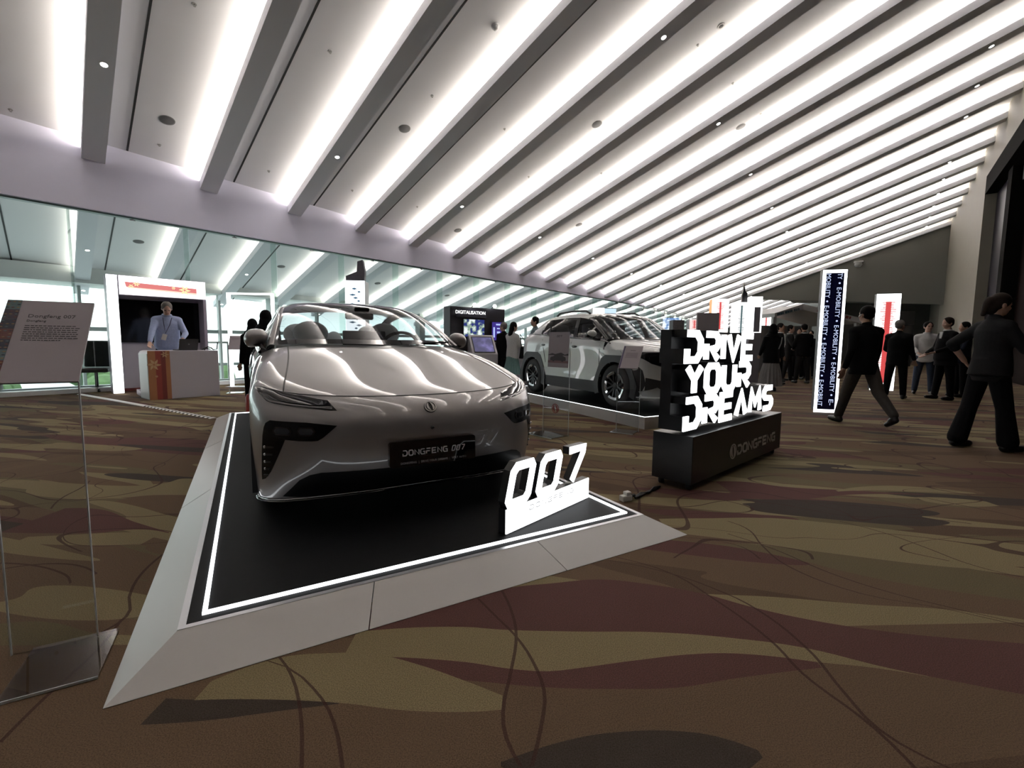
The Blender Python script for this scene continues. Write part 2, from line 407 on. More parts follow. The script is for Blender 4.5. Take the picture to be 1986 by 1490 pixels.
CARPET_BANDS = [
 ('tan', [(-6, 1.62), (-1, 1.62), (1, 1.75), (6, 1.95)], [(-6, -1), (6, -1)], -6, 6),
 ('brown', [(-6, 0.98), (-1, 1.0), (0.3, 1.06), (2.5, 1.3), (6, 1.5)], [(-6, -1), (6, -1)], -6, 6),
 ('wine', [(-0.6, 1.85), (-0.203, 1.929), (-0.042, 2.02), (0.212, 2.08), (0.434, 2.118), (0.643, 2.084), (0.891, 2.0), (1.049, 1.904), (1.23, 1.819), (1.517, 1.736), (1.994, 1.67), (2.5, 1.6)], [(-0.6, 1.7), (-0.182, 1.737), (-0.034, 1.722), (0.268, 1.715), (0.604, 1.715), (0.87, 1.685), (1.122, 1.631), (1.348, 1.529), (1.536, 1.464), (1.704, 1.41), (1.95, 1.36), (2.5, 1.25)], -0.6, 2.5),
 ('gold', [(-0.6, 1.7), (-0.182, 1.737), (-0.034, 1.722), (0.268, 1.715), (0.604, 1.715), (0.87, 1.685), (1.122, 1.631), (1.348, 1.529), (1.536, 1.464), (1.704, 1.41)], [(-0.6, 1.56), (-0.161, 1.535), (0.011, 1.502), (0.139, 1.493), (0.26, 1.513), (0.449, 1.551), (0.721, 1.593), (0.878, 1.593), (1.114, 1.554), (1.297, 1.528), (1.46, 1.487)], -0.6, 1.46),
 ('wine', [(-0.6, 1.56), (-0.161, 1.535), (0.011, 1.502), (0.139, 1.493), (0.26, 1.513), (0.449, 1.551), (0.721, 1.593), (0.878, 1.593), (1.114, 1.554)], [(-0.6, 1.47), (-0.151, 1.446), (0.133, 1.418), (0.376, 1.415), (0.566, 1.424), (0.765, 1.466), (1.115, 1.526)], -0.6, 1.114),
 ('dark', [(-0.02, 1.145), (0.199, 1.224), (0.335, 1.247), (0.495, 1.252), (0.612, 1.234), (0.717, 1.184)], [(-0.019, 1.133), (0.175, 1.051), (0.46, 1.054), (0.707, 1.167)], -0.019, 0.707),
 ('gold', [(0.971, 2.898), (1.293, 2.917), (1.741, 2.92), (2.029, 2.798), (2.27, 2.697), (2.374, 2.507)], [(0.909, 2.703), (1.08, 2.654), (1.453, 2.558), (1.753, 2.517), (2.221, 2.479), (2.364, 2.496)], 0.971, 2.364),
 ('dark', [(-1.181, 1.364), (-0.999, 1.35), (-0.875, 1.354), (-0.651, 1.351), (-0.536, 1.343)], [(-1.091, 1.253), (-0.896, 1.273), (-0.704, 1.31), (-0.535, 1.34)], -1.091, -0.536),
 ('gold', [(-1.031, 1.396), (-0.831, 1.544), (-0.667, 1.573), (-0.495, 1.571), (-0.313, 1.516), (-0.151, 1.445), (-0.02, 1.381)], [(-0.997, 1.348), (-0.875, 1.354), (-0.651, 1.351), (-0.498, 1.34), (-0.346, 1.319), (-0.137, 1.313), (-0.019, 1.324)], -0.997, -0.02),
 ('wine', [(-3.374, 2.921), (-3.078, 2.961), (-2.791, 2.969), (-2.337, 2.75), (-2.017, 2.605)], [(-2.992, 2.58), (-2.69, 2.576), (-2.409, 2.595), (-2.249, 2.643), (-2.008, 2.593)], -2.992, -2.017),
 ('gold', [(-2.84, 2.513), (-2.57, 2.555), (-2.311, 2.597), (-2.056, 2.604)], [(-2.769, 2.449), (-2.444, 2.425), (-2.168, 2.431), (-1.937, 2.448)], -2.769, -2.056),
 ('wine', [(1.713, 3.734), (1.968, 3.729), (2.201, 3.615), (2.682, 3.534), (3.226, 3.459)], [(1.609, 3.498), (1.771, 3.342), (2.201, 3.322), (2.604, 3.427), (3.214, 3.447)], 1.713, 3.214),
 ('gold', [(2.578, 3.53), (2.981, 3.655), (3.294, 3.652), (3.67, 3.504)], [(2.556, 3.498), (2.891, 3.541), (3.271, 3.51), (3.651, 3.485)], 2.578, 3.651),
 ('gold', [(3.079, 3.384), (3.344, 3.375), (3.604, 3.272)], [(3.038, 3.337), (3.198, 3.222), (3.54, 3.212)], 3.079, 3.54),
 ('wine', [(2.933, 5.004), (3.264, 4.898), (3.716, 4.585)], [(2.742, 4.67), (3.098, 4.643), (3.682, 4.542)], 2.933, 3.682),
]
CARPET_LINES = [
 ('y', [(1.134, 0.064), (1.272, 0.1), (1.393, 0.117), (1.524, 0.091), (1.679, 0.027), (1.796, -0.048), (1.941, -0.141)], 0.006, 1.134, 1.941),
 ('y', [(1.134, 0.034), (1.24, -0.01), (1.334, -0.016), (1.481, 0.006), (1.679, 0.027), (1.807, 0.016), (2.006, -0.035)], 0.006, 1.134, 2.006),
 ('y', [(1.141, 1.107), (1.274, 1.097), (1.496, 1.026), (1.654, 1.017), (1.984, 0.91), (2.178, 0.811), (2.352, 0.57)], 0.006, 1.141, 2.352),
 ('y', [(1.142, 1.2), (1.259, 1.111), (1.407, 1.109), (1.623, 1.127), (1.904, 1.062), (2.033, 0.971), (2.178, 0.811), (2.319, 0.517)], 0.006, 1.142, 2.319),
 ('y', [(1.777, 2.114), (1.903, 1.901), (2.022, 1.621), (2.273, 1.444), (2.502, 1.439), (2.761, 1.474), (2.872, 1.412)], 0.005, 1.777, 2.872),
 ('y', [(1.797, 2.136), (1.904, 1.952), (2.037, 1.764), (2.204, 1.616), (2.468, 1.483), (2.672, 1.318)], 0.005, 1.797, 2.672),
 ('y', [(2.182, 2.567), (2.31, 2.433), (2.507, 2.374), (2.698, 2.305), (2.893, 2.151)], 0.005, 2.182, 2.893),
 ('y', [(1.123, -0.443), (1.29, -0.538), (1.392, -0.631), (1.492, -0.764), (1.531, -0.858)], 0.006, 1.123, 1.531),
 ('y', [(1.122, -0.552), (1.343, -0.662), (1.475, -0.755), (1.55, -0.83)], 0.006, 1.122, 1.55),
 ('y', [(1.19, -1.435), (1.341, -1.472), (1.558, -1.508), (1.759, -1.579)], 0.006, 1.19, 1.759),
 ('y', [(1.677, -1.586), (1.777, -1.577), (1.938, -1.695), (2.115, -1.79), (2.327, -1.845)], 0.007, 1.677, 2.327),
 ('x', [(-2.586, 2.217), (-2.391, 2.195), (-2.216, 2.139), (-2.121, 2.092), (-2.05, 2.032)], 0.006, -2.586, -2.05),
 ('x', [(-2.514, 2.153), (-2.4, 2.203), (-2.258, 2.215), (-2.125, 2.183), (-2.007, 2.119)], 0.006, -2.514, -2.007),
 ('y', [(2.961, -3.078), (3.157, -3.203), (3.422, -3.296), (3.571, -3.381)], 0.007, 2.961, 3.571),
 ('x', [(0.905, 3.137), (1.266, 3.133), (1.599, 3.264), (1.894, 3.219), (2.279, 2.985), (2.667, 2.973), (2.997, 2.873)], 0.006, 0.905, 2.997),
 ('x', [(1.418, 2.881), (1.441, 2.42), (1.471, 2.693)], 0.006, 1.418, 1.471),
 ('x', [(0.742, 4.359), (0.906, 3.969), (1.237, 3.789)], 0.008, 0.742, 1.237),
]
#@CARPET
mb = MB(); mb.hexa([room(-14, 13.15, -.3), room(-14, -4.5, -.3), room(56, -4.5, -.3), room(56, 13.15, -.3)][::-1], [room(-14, 13.15), room(-14, -4.5), room(56, -4.5), room(56, 13.15)][::-1])
struct(mb.build('floor', carpet(), fix=True))

# ceiling: one sheet of panels over the hall and on beyond the glass, with dark slots
mb = MB()
for (t0, t1) in ((0, LEN_IN + 1), (-LEN_OUT, 0)):
    a0, a1 = -14, 56
    lo = [ceil_pt(a0, t0), ceil_pt(a1, t0), ceil_pt(a1, t1), ceil_pt(a0, t1)]
    if t1 == 0:
        for p in (lo[2], lo[3]): pass
    mb.hexa([p for p in lo], [p + Vector((0, 0, .25)) for p in lo])
struct(mb.build('ceiling', wall_white, fix=True))
mb = MB()
for i in range(IMIN, IMAX + 1):
    u = U0 + PITCHB * i + BW + .36
    for (t0, t1) in ((.02, LEN_IN), (-LEN_OUT, -.3)):
        a = [ceil_pt(u, t0, -.012), ceil_pt(u + .035, t0, -.012), ceil_pt(u + .035, t1, -.012), ceil_pt(u, t1, -.012)]
        mb.hexa(a, [p + Vector((0, 0, .03)) for p in a])
struct(mb.build('trim_1', slot_black, fix=True))
# beams with a lit trough on the side that faces the camera
def beam(i, t0, t1):
    u = U0 + PITCHB * i
    def P(du, dz, t): return ceil_pt(u + du, t, dz)
    prof = [(0, -BH), (BW, -BH), (BW, 0), (.24, 0), (.24, -.28), (.025, -.28), (.025, -.20), (0, -.20)]
    mb = MB(); mb.hexa([P(a, z, t0) for a, z in prof], [P(a, z, t1) for a, z in prof])
    return struct(mb.build('ceiling_beam', beam_paint, fix=True))
def cove_lamp(i, t0, t1):
    u = U0 + PITCHB * i + .11
    a, b_ = ceil_pt(u, t0, -.218), ceil_pt(u, t1, -.218)
    L = (b_ - a).length; x = (b_ - a).normalized()
    ld = bpy.data.lights.new('cove_light', 'AREA'); ld.shape = 'RECTANGLE'; ld.size = L; ld.size_y = .15; ld.color = COVE_COL; ld.energy = COVE_W * L * (1 if t1 > 0 else .40)
    o = bpy.data.objects.new('cove_light', ld); COL.objects.link(o)
    up = Vector((0, 0, .75)) - U * .66; up = (up - x * up.dot(x)).normalized()
    z = -up; y = z.cross(x).normalized(); o.matrix_world = frame((a + b_) / 2, x, y, z)
for i in range(IMIN, IMAX + 1):
    t1 = LEN_IN if i <= 18 else 9.5
    beam(i, 0, t1); cove_lamp(i, .05, t1 - .05)
    beam(i, -LEN_OUT, -.3); cove_lamp(i, -LEN_OUT + .1, -.4)

# fascia over the glass wall
mb = MB()
A = [room(-14, DG, 3.80), room(56, DG, 3.80), room(56, DG + .3, 3.80), room(-14, DG + .3, 3.80)]
B = [room(-14, DG, 6.2), room(56, DG, 3.4 + .4), room(56, DG + .3, 3.4 + .4), room(-14, DG + .3, 6.2)]
mb.hexa(A, B); struct(mb.build('wall_left', fascia_paint, fix=True))
# frameless glass bays with fins and small clamps
for k in range(-7, 26):
    u0 = 1.85 + 2.05 * k; u1 = u0 + 2.05; c = DG + .15
    w = bpy.data.objects.new('window_%d' % (k + 8), None); COL.objects.link(w); struct(w)
    mb = MB(); mb.hexa([room(u0 + .01, c - .008, .06), room(u1 - .01, c - .008, .06), room(u1 - .01, c + .008, .06), room(u0 + .01, c + .008, .06)], [room(u0 + .01, c - .008, 3.80), room(u1 - .01, c - .008, 3.80), room(u1 - .01, c + .008, 3.80), room(u0 + .01, c + .008, 3.80)])
    mb.build('window_pane', glass_wall, w, fix=True)
    mb = MB(); mb.hexa([room(u0 - .01, c + .01, .06), room(u0 + .01, c + .01, .06), room(u0 + .01, c + .33, .06), room(u0 - .01, c + .33, .06)], [room(u0 - .01, c + .01, 3.80), room(u0 + .01, c + .01, 3.80), room(u0 + .01, c + .33, 3.80), room(u0 - .01, c + .33, 3.80)])
    mb.build('glass_fin', fin_glass, w, fix=True)
    mb = MB(); p = room(u0 + 1.0, c - .03, 3.74)
    mb.tube([p, p + Vector((0, 0, .07))], .022, 8); mb.tube([p - U * .05, p + U * .05], .014, 6)
    mb.build('clamp', steel, w, smooth=40)
# top channel, floor kerb, hand rails of the glass wall
mb = MB()
def bar(n0, n1, z0, z1, u0=-14, u1=56):
    mb.hexa([room(u0, n0, z0), room(u1, n0, z0), room(u1, n1, z0), room(u0, n1, z0)], [room(u0, n0, z1), room(u1, n0, z1), room(u1, n1, z1), room(u0, n1, z1)])
bar(DG + .08, DG + .22, 3.765, 3.80); struct(mb.build('trim_2', mat('green_channel', (.20, .30, .27), .4), fix=True))
mb = MB(); bar(DG + .02, DG + .28, 0, .09); struct(mb.build('baseboard_left', mat('kerb_white', (.80, .82, .82), .35), fix=True))
mb = MB()
bar(DG + .62, DG + .68, 1.04, 1.09)
bar(DG + .60, DG + .70, -.02, .10)
for k in range(-6, 26):
    bar(DG + .63, DG + .67, 0, 1.06, 1.85 + 2.05 * k + .9, 1.85 + 2.05 * k + .94)
struct(mb.build('trim_3', steel, fix=True))
mb = MB(); bar(DG + .15, DG + .75, -.3, -.001); struct(mb.build('trim_4', mat('slab_edge', (.6, .62, .62), .5), fix=True))
# outer facade far beyond the glass: soffit, columns, transoms, panes
FD = 20.6
mb = MB(); bar(FD - .6, FD + 1.2, 2.9, 3.4); bar(FD + .9, FD + 1.2, 3.3, 6.0)
struct(mb.build('wall_far_left', mat('soffit_white', (.66, .69, .68), .6), fix=True))
mb = MB()
bar(FD + .1, FD + .2, 1.38, 1.52); bar(FD + .1, FD + .2, .1, .2); bar(FD, FD + .3, -6, -3.2)
for k in range(-5, 26):
    uu = 5.05 + 4.1 * k * .5
    ww = .19 if k % 2 == 0 else .04
    bar(FD - (.2 if k % 2 == 0 else 0), FD + .2, -6, 2.9, uu - ww, uu + ww)
struct(mb.build('trim_5', mat('facade_frame', (.42, .47, .46), .5), fix=True))
mb = MB(); mb.box((0, 0, -6.1), (260, 260, .2)); struct(mb.build('ground_outside', mat('pale_paving', (.62, .64, .63), .8, noise=.2, nscale=.3)))
# walls on the right and behind
def wallbox(name, pts, z0, z1, m, thick):
    """pts along the face, thickness to the outside (thick vector)"""
    mb = MB(); a, b_ = pts
    zz1 = z1 if isinstance(z1, tuple) else (z1, z1); zz0 = z0 if isinstance(z0, tuple) else (z0, z0)
    mb.hexa([Vector((*a[:2], zz0[0])), Vector((*b_[:2], zz0[1])), Vector((*(b_ + thick)[:2], zz0[1])), Vector((*(a + thick)[:2], zz0[0]))],
            [Vector((*a[:2], zz1[0])), Vector((*b_[:2], zz1[1])), Vector((*(b_ + thick)[:2], zz1[1])), Vector((*(a + thick)[:2], zz1[0]))])
    return struct(mb.build(name, m, fix=True))
wallbox('wall_right', (room(26.5, -3.0), room(40.2, -3.0)), 0, (9.6, 9.2), beige_wall, NR * .4)
wallbox('wall_right_front', (room(-14, -3.6), room(22.9, -3.6)), 0, 6.75, dark_wall, NR * .3)
wallbox('trim_6', (room(22.9, -3.2), room(23.6, -3.2)), 0, 7.35, matt_dark, NR * .5)
wallbox('trim_7', (room(23.6, -3.35), room(26.5, -3.35)), 0, 7.4, mat('dark_glass', (.014, .011, .022), .3, spec=.15), NR * .2)
wallbox('trim_8', (room(-14, -3.0), room(26.5, -3.0)), (7.35, 7.25), (8.15, 7.95), matt_dark, NR * .5)
wallbox('wall_right_upper', (room(-14, -3.0), room(26.5, -3.0)), (8.15, 7.95), (11.2, 9.4), beige_wall, NR * .45)
mb = MB(); mb.hexa([room(-14, -3.45, 6.75), room(23, -3.45, 6.75), room(23, -6, 6.75), room(-14, -6, 6.75)], [room(-14, -3.45, 7.36), room(23, -3.45, 7.26), room(23, -6, 6.95), room(-14, -6, 6.95)])
struct(mb.build('trim_9', mat('recess_grey', (.45, .45, .46), .6), fix=True))
wallbox('wall_back', (room(-13.6, -4.5), room(-13.6, 22)), -6, 12, mat('rear_wall', (.10, .095, .09), .7), -U * .4)
wallbox('wall_end', (room(55.6, 22), room(55.6, -4.5)), -6, 12, grey_wall, U * .4)
# gable bulkhead at the far end, open below
g0 = NL * DG + U * 39.75
def gp(t): return g0 + Bd * t
gz = lambda t: 5.28 - .04 * 39.75 + .32 * t - .05
mb = MB()
ta, tb = 5.2, 16.05
fa = [(ta, 4.68), (tb, 3.72), (tb, gz(tb)), (ta, gz(ta))]
mb.hexa([gp(t) + Vector((0, 0, z)) for t, z in fa], [gp(t) + U * .4 + Vector((0, 0, z)) for t, z in fa])
struct(mb.build('wall_far', grey_wall, fix=True))
wallbox('wall_far_lower', (room(47, -3.0), room(47, 4)), 0, 5, mat('far_dark', (.09, .085, .078), .7), U * .3)
wallbox('wall_far_side', (room(40.2, -3.0), room(47, -3.0)), 0, 6, mat('far_beige', (.20, .18, .15), .7), NR * .3)
mb = MB(); mb.hexa([room(40, -3, 4.4), room(47.3, -3, 4.4), room(47.3, 6, 4.9), room(40, 6, 4.9)], [room(40, -3, 4.6), room(47.3, -3, 4.6), room(47.3, 6, 5.1), room(40, 6, 5.1)])
struct(mb.build('ceiling_far', mat('far_soffit', (.25, .24, .22), .7), fix=True))
# ================================================================== the saloon on its platform
PYAW = .5252
Pu = Vector((math.cos(PYAW), math.sin(PYAW), 0)); Pv = Vector((-math.sin(PYAW), math.cos(PYAW), 0))
PO = Vector((-1.2510, 1.3083, 0)) + Pu * .1694 + Pv * .1905   # top front-left corner of the platform, on the floor
PW, PL, PH = 2.336, 5.69, .093
white_ply = mat('white_laminate', (.50, .48, .465), .32, noise=.04, nscale=2)
alu_trim = mat('anodised_trim', (.62, .62, .64), .35, metal=.8)
deck_black = mat('black_deck', (.006, .006, .007), .65, spec=.12, noise=.3, nscale=40)
led_white = glow('led_white', (.93, .97, 1.0), 2.2)
def platform(name, label, O, u, v, W, L, H, ramp_l, ramp_f, frame_w, led_in, ramp=True, led_edge=False):
    z = Vector((0, 0, 1)); M = frame(O, u, v, z)
    t = thing(name, label, 'platform', O)
    t.matrix_world = M
    mb = MB(); mb.box((W / 2, L / 2, H / 2 - .002), (W - 2 * frame_w, L - 2 * frame_w, H - .004)); mb.build('deck', deck_black, t)
    mb = MB()
    for a, b_, c, d in ((0, 0, W, frame_w), (0, L - frame_w, W, L), (0, frame_w, frame_w, L - frame_w), (W - frame_w, frame_w, W, L - frame_w)):
        mb.box(((a + c) / 2, (b_ + d) / 2, H / 2), (c - a, d - b_, H))
    mb.build('edge_frame', alu_trim if ramp else white_ply, t)
    def strip(a, w_=.016, hh=.010):
        mb = MB(); i = a
        for x0, y0, x1, y1 in ((i, i, W - i, i + w_), (i, L - i - w_, W - i, L - i), (i, i + w_, i + w_, L - i - w_), (W - i - w_, i + w_, W - i, L - i - w_)):
            mb.box(((x0 + x1) / 2, (y0 + y1) / 2, H + hh / 2 - .004), (x1 - x0, y1 - y0, hh))
        o = mb.build('light_strip', led_white, t); o['label'] = 'white glowing light strip'
    strip(led_in)
    if ramp:
        rl, rf = ramp_l, ramp_f
        A = [(-rl, -rf, 0), (W + rl, -rf, 0), (W + rl, L + rf, 0), (-rl, L + rf, 0)]; B = [(0, 0, H - .004), (W, 0, H - .004), (W, L, H - .004), (0, L, H - .004)]
        cuts = {0: [0, .30, .665, 1], 1: [0, .5, 1], 2: [0, .5, 1], 3: [0, .36, .68, 1]}
        for k in range(4):
            a, b_, c, d = [Vector(p) for p in (A[k], A[(k + 1) % 4], B[(k + 1) % 4], B[k])]
            cs = cuts[k]
            for q in range(len(cs) - 1):
                g = .0008
                def lo(f): return a.lerp(b_, f)
                def hi(f): return d.lerp(c, f)
                f0, f1 = cs[q] + (g if q else 0), cs[q + 1] - (g if q < len(cs) - 2 else 0)
                P = [lo(f0), lo(f1), hi(f1), hi(f0)]
                inn = (d - a).normalized() * 0
                mb = MB(); mb.hexa([Vector((p.x, p.y, max(.001, p.z - .012))) for p in P], [p + Vector((0, 0, .002)) for p in P])
                mb.build('ramp_panel', white_ply, t, fix=True)
    return t
platform('car_platform', 'low black stage with sloping white ramp panels and a glowing outline, under the silver saloon', PO, Pu, Pv, PW, PL, PH, .1694, .1905, .0237, .0696)

# ------------------------------------------------------------------ car frame: x across, y back from the platform front, z up from the deck
CYAW = .5215
Cu = Vector((math.cos(CYAW), math.sin(CYAW), 0)); Cv = Vector((-math.sin(CYAW), math.cos(CYAW), 0))
CO = PO + Pu * 1.178; CO.z = PH
CM = frame(CO, Cu, Cv, Vector((0, 0, 1)))
paint = mat('lavender_silver_paint', (.30, .283, .285), .33, metal=.30, coat=1, coat_rough=.012)
gloss_black = mat('gloss_black', (.006, .006, .007), .06, coat=.5)
matt_black = mat('matt_black', (.012, .012, .013), .55)
chrome = mat('chrome', (.75, .75, .76), .08, metal=1)
dark_lens = mat('dark_lens', (.012, .012, .016), .03, coat=1)
lens_white = mat('lens_reflector', (.22, .22, .23), .2, metal=.5)
screen_glass = thin_glass('windscreen_glass', (.84, .87, .87), 1.6)
side_glass = thin_glass('side_glass', (.55, .58, .59), 1.5)
tint_glass = mat('tinted_glass', (.012, .013, .014), .03, coat=.6)
seat_white = mat('pale_leather', (.88, .93, .97), .55)
cabin_dark = mat('cabin_dark', (.03, .03, .033), .6)
rubber = mat('tyre_rubber', (.015, .015, .016), .7)
red_lens = mat('red_lens', (.35, .02, .02), .15)
car = thing('silver_saloon_car', 'silver lavender saloon car with long smooth bonnet on the black platform', 'car')
car.matrix_world = CM

FR = [
 [(0,.640,.200),(.27,.648,.196),(.52,.705,.182),(.70,.790,.163),(.81,.878,.146),(.865,.961,.134),(.893,1.035,.128),(.90,1.10,.128)],
 [(0,.605,.265),(.28,.613,.265),(.53,.668,.265),(.715,.757,.265),(.825,.855,.265),(.878,.945,.265),(.905,1.025,.265),(.913,1.09,.265)],
 [(0,.572,.375),(.28,.582,.375),(.53,.645,.375),(.72,.735,.375),(.835,.838,.375),(.888,.93,.375),(.914,1.01,.375),(.921,1.08,.375)],
 [(0,.556,.485),(.28,.567,.485),(.53,.634,.485),(.72,.725,.485),(.838,.828,.485),(.893,.922,.485),(.92,1.0,.485),(.927,1.075,.485)],
 [(0,.562,.585),(.28,.575,.585),(.53,.646,.588),(.72,.740,.592),(.838,.840,.598),(.895,.932,.60),(.922,1.01,.60),(.929,1.08,.60)],
 [(0,.607,.660),(.28,.622,.662),(.53,.692,.666),(.72,.788,.676),(.835,.885,.690),(.893,.972,.70),(.921,1.05,.70),(.929,1.12,.69)],
 [(0,.695,.728),(.28,.712,.730),(.53,.782,.737),(.715,.875,.750),(.825,.968,.768),(.883,1.05,.772),(.914,1.115,.755),(.928,1.17,.725)],
 [(0,.93,.800),(.275,.945,.803),(.51,.995,.808),(.69,1.06,.820),(.805,1.13,.828),(.872,1.19,.818),(.910,1.225,.782),(.928,1.25,.725)],
 [(0,1.20,.872),(.27,1.212,.875),(.49,1.25,.876),(.66,1.295,.882),(.785,1.335,.884),(.862,1.365,.862),(.905,1.38,.81),(.926,1.39,.725)],
 [(0,1.49,.946),(.26,1.50,.949),(.47,1.53,.948),(.635,1.565,.945),(.765,1.595,.938),(.852,1.615,.905),(.900,1.625,.835),(.924,1.63,.725)],
 [(0,1.775,1.012),(.25,1.785,1.015),(.455,1.825,1.012),(.615,1.875,1.004),(.75,1.93,.985),(.842,1.965,.942),(.895,1.985,.86),(.922,1.99,.725)],
]
MI, MJ = 7, 6
FS = surf(sym(FR), MI, MJ)
NR_, NC_ = FS.shape[:2]
fbvh = bvh_of(FS)
hood_row = 6 * MI; c0 = 7 * MJ
hc = int(3.55 * MJ)
def is_hood(i, j):
    cc = abs(j + .5 - c0); w_ = 3.35 * MJ + max(0, (i - hood_row)) * .18
    return i >= hood_row and cc < 20
mb = MB(); mb.grid(FS, keep=lambda i, j: not is_hood(i, j)); mb.build('front_body', paint, car, smooth=60)
mb = MB(); mb.grid(FS, keep=is_hood); mb.build('bonnet', paint, car, smooth=60)
# shut lines round the bonnet
mb = MB()
w_at = lambda i: 20
for s in (-1, 1):
    mb.tube([FS[i, c0 + s * w_at(i)] + np.array([0, 0, .0005]) for i in range(hood_row, NR_)], .0045, 6, flat=.6)
k = w_at(hood_row)
mb.tube([FS[hood_row, j] + np.array([0, -.0005, .0005]) for j in range(c0 - k, c0 + k + 1)], .0045, 6, flat=.6)
mb.build('shut_line', matt_black, car, smooth=60)
# flanks
SD = []
for y, zs, xs in ((1.74, (.20,.32,.5,.725,.86,.945), (.885,.91,.92,.924,.90,.86)), (2.0, (.20,.32,.5,.725,.865,.955), (.885,.905,.915,.922,.896,.845)), (2.6, (.20,.32,.5,.74,.89,.975), (.88,.90,.908,.918,.892,.845)),
                  (3.2, (.20,.32,.5,.75,.905,.99), (.88,.90,.908,.918,.892,.84)), (3.6, (.20,.32,.5,.755,.915,1.0), (.885,.905,.914,.924,.892,.825)), (4.1, (.20,.32,.5,.765,.925,1.015), (.89,.912,.922,.93,.89,.80)),
                  (4.6, (.22,.33,.5,.765,.93,1.02), (.88,.905,.915,.92,.86,.76)), (5.0, (.25,.35,.5,.765,.93,1.01), (.83,.86,.87,.87,.80,.70)), (5.2, (.28,.37,.52,.765,.92,.99), (.70,.74,.76,.77,.70,.60))):
    SD.append([(x, y, z) for x, z in zip(xs, zs)])
SS = surf(SD, 6, 5)
WY = (1.42, 4.18)
def side_keep(i, j):
    c = (SS[i, j] + SS[i + 1, j + 1]) / 2
    if c[1] < 1.99 and c[2] > .72: return False
    return math.hypot(c[1] - WY[1], c[2] - .33) > .375 and math.hypot(c[1] - WY[0], c[2] - .33) > .375
for s in (-1, 1):
    mb = MB(); A = SS.copy(); A[:, :, 0] *= s; mb.grid(A, keep=side_keep, flip=(s > 0)); mb.build('flank', paint, car, smooth=60)
# tail, deck lid, sills, floor pan
TL = [[(0,5.2,.28),(.35,5.2,.28),(.70,5.2,.28)],[(0,5.27,.5),(.36,5.26,.5),(.75,5.2,.5)],[(0,5.24,.76),(.36,5.23,.76),(.77,5.2,.765)],[(0,5.18,1.03),(.33,5.18,1.03),(.60,5.2,.99)],[(0,4.75,1.08),(.35,4.75,1.075),(.66,4.75,1.03)]]
mb = MB(); mb.grid(surf(sym(TL), 5, 5)); mb.build('tail_panel', paint, car, smooth=60)
mb = MB(); mb.box((0, 3.1, .24), (1.20, 3.8, .14)); mb.build('floor_pan', matt_black, car)
mb = MB()
for s in (-1, 1): mb.box((s * .84, 2.8, .18), (.10, 2.1, .09))
mb.build('sill', gloss_black, car, bevel=.02)
# cabin top: windscreen, roof, rear window in one flowing surface
GT = [
 [(0,1.735,1.022),(.25,1.748,1.024),(.47,1.80,1.022),(.64,1.895,1.018),(.765,2.02,1.008)],
 [(0,2.03,1.165),(.24,2.045,1.167),(.45,2.10,1.166),(.61,2.20,1.160),(.722,2.32,1.145)],
 [(0,2.34,1.298),(.23,2.355,1.298),(.43,2.41,1.293),(.575,2.505,1.28),(.672,2.615,1.262)],
 [(0,2.68,1.392),(.22,2.70,1.391),(.41,2.75,1.384),(.545,2.83,1.368),(.632,2.91,1.345)],
 [(0,3.10,1.436),(.22,3.11,1.435),(.41,3.14,1.428),(.54,3.18,1.410),(.62,3.23,1.378)],
 [(0,3.60,1.425),(.22,3.61,1.424),(.41,3.62,1.415),(.54,3.64,1.396),(.618,3.66,1.36)],
 [(0,4.05,1.355),(.22,4.06,1.353),(.41,4.06,1.345),(.54,4.07,1.325),(.61,4.08,1.29)],
 [(0,4.45,1.235),(.22,4.45,1.233),(.41,4.45,1.225),(.54,4.45,1.208),(.62,4.45,1.17)],
 [(0,4.82,1.085),(.22,4.82,1.083),(.42,4.82,1.078),(.56,4.82,1.06),(.66,4.80,1.035)],
]
GM, GN = 8, 7
GS = surf(sym(GT), GM, GN); gc = 4 * GN; ws_end = 3 * GM - 5
def frit(i, j):
    cc = abs(j + .5 - gc)
    return cc > 4 * GN - 2.4 or i < 2 or i >= ws_end - 3
mb = MB(); mb.grid(GS, keep=lambda i, j: i < ws_end and not frit(i, j))
o = mb.build('windscreen', screen_glass, car, smooth=60)
mb = MB(); mb.grid(GS, keep=lambda i, j: i < ws_end and frit(i, j)); mb.build('windscreen_border', gloss_black, car, smooth=60)
mb = MB(); mb.grid(GS, keep=lambda i, j: ws_end <= i < 5 * GM + 4); mb.build('roof', thin_glass('roof_glass', (.16, .165, .17), 1.6), car, smooth=60)
mb = MB(); mb.grid(GS, keep=lambda i, j: i >= 5 * GM + 4); mb.build('rear_window', side_glass, car, smooth=60)
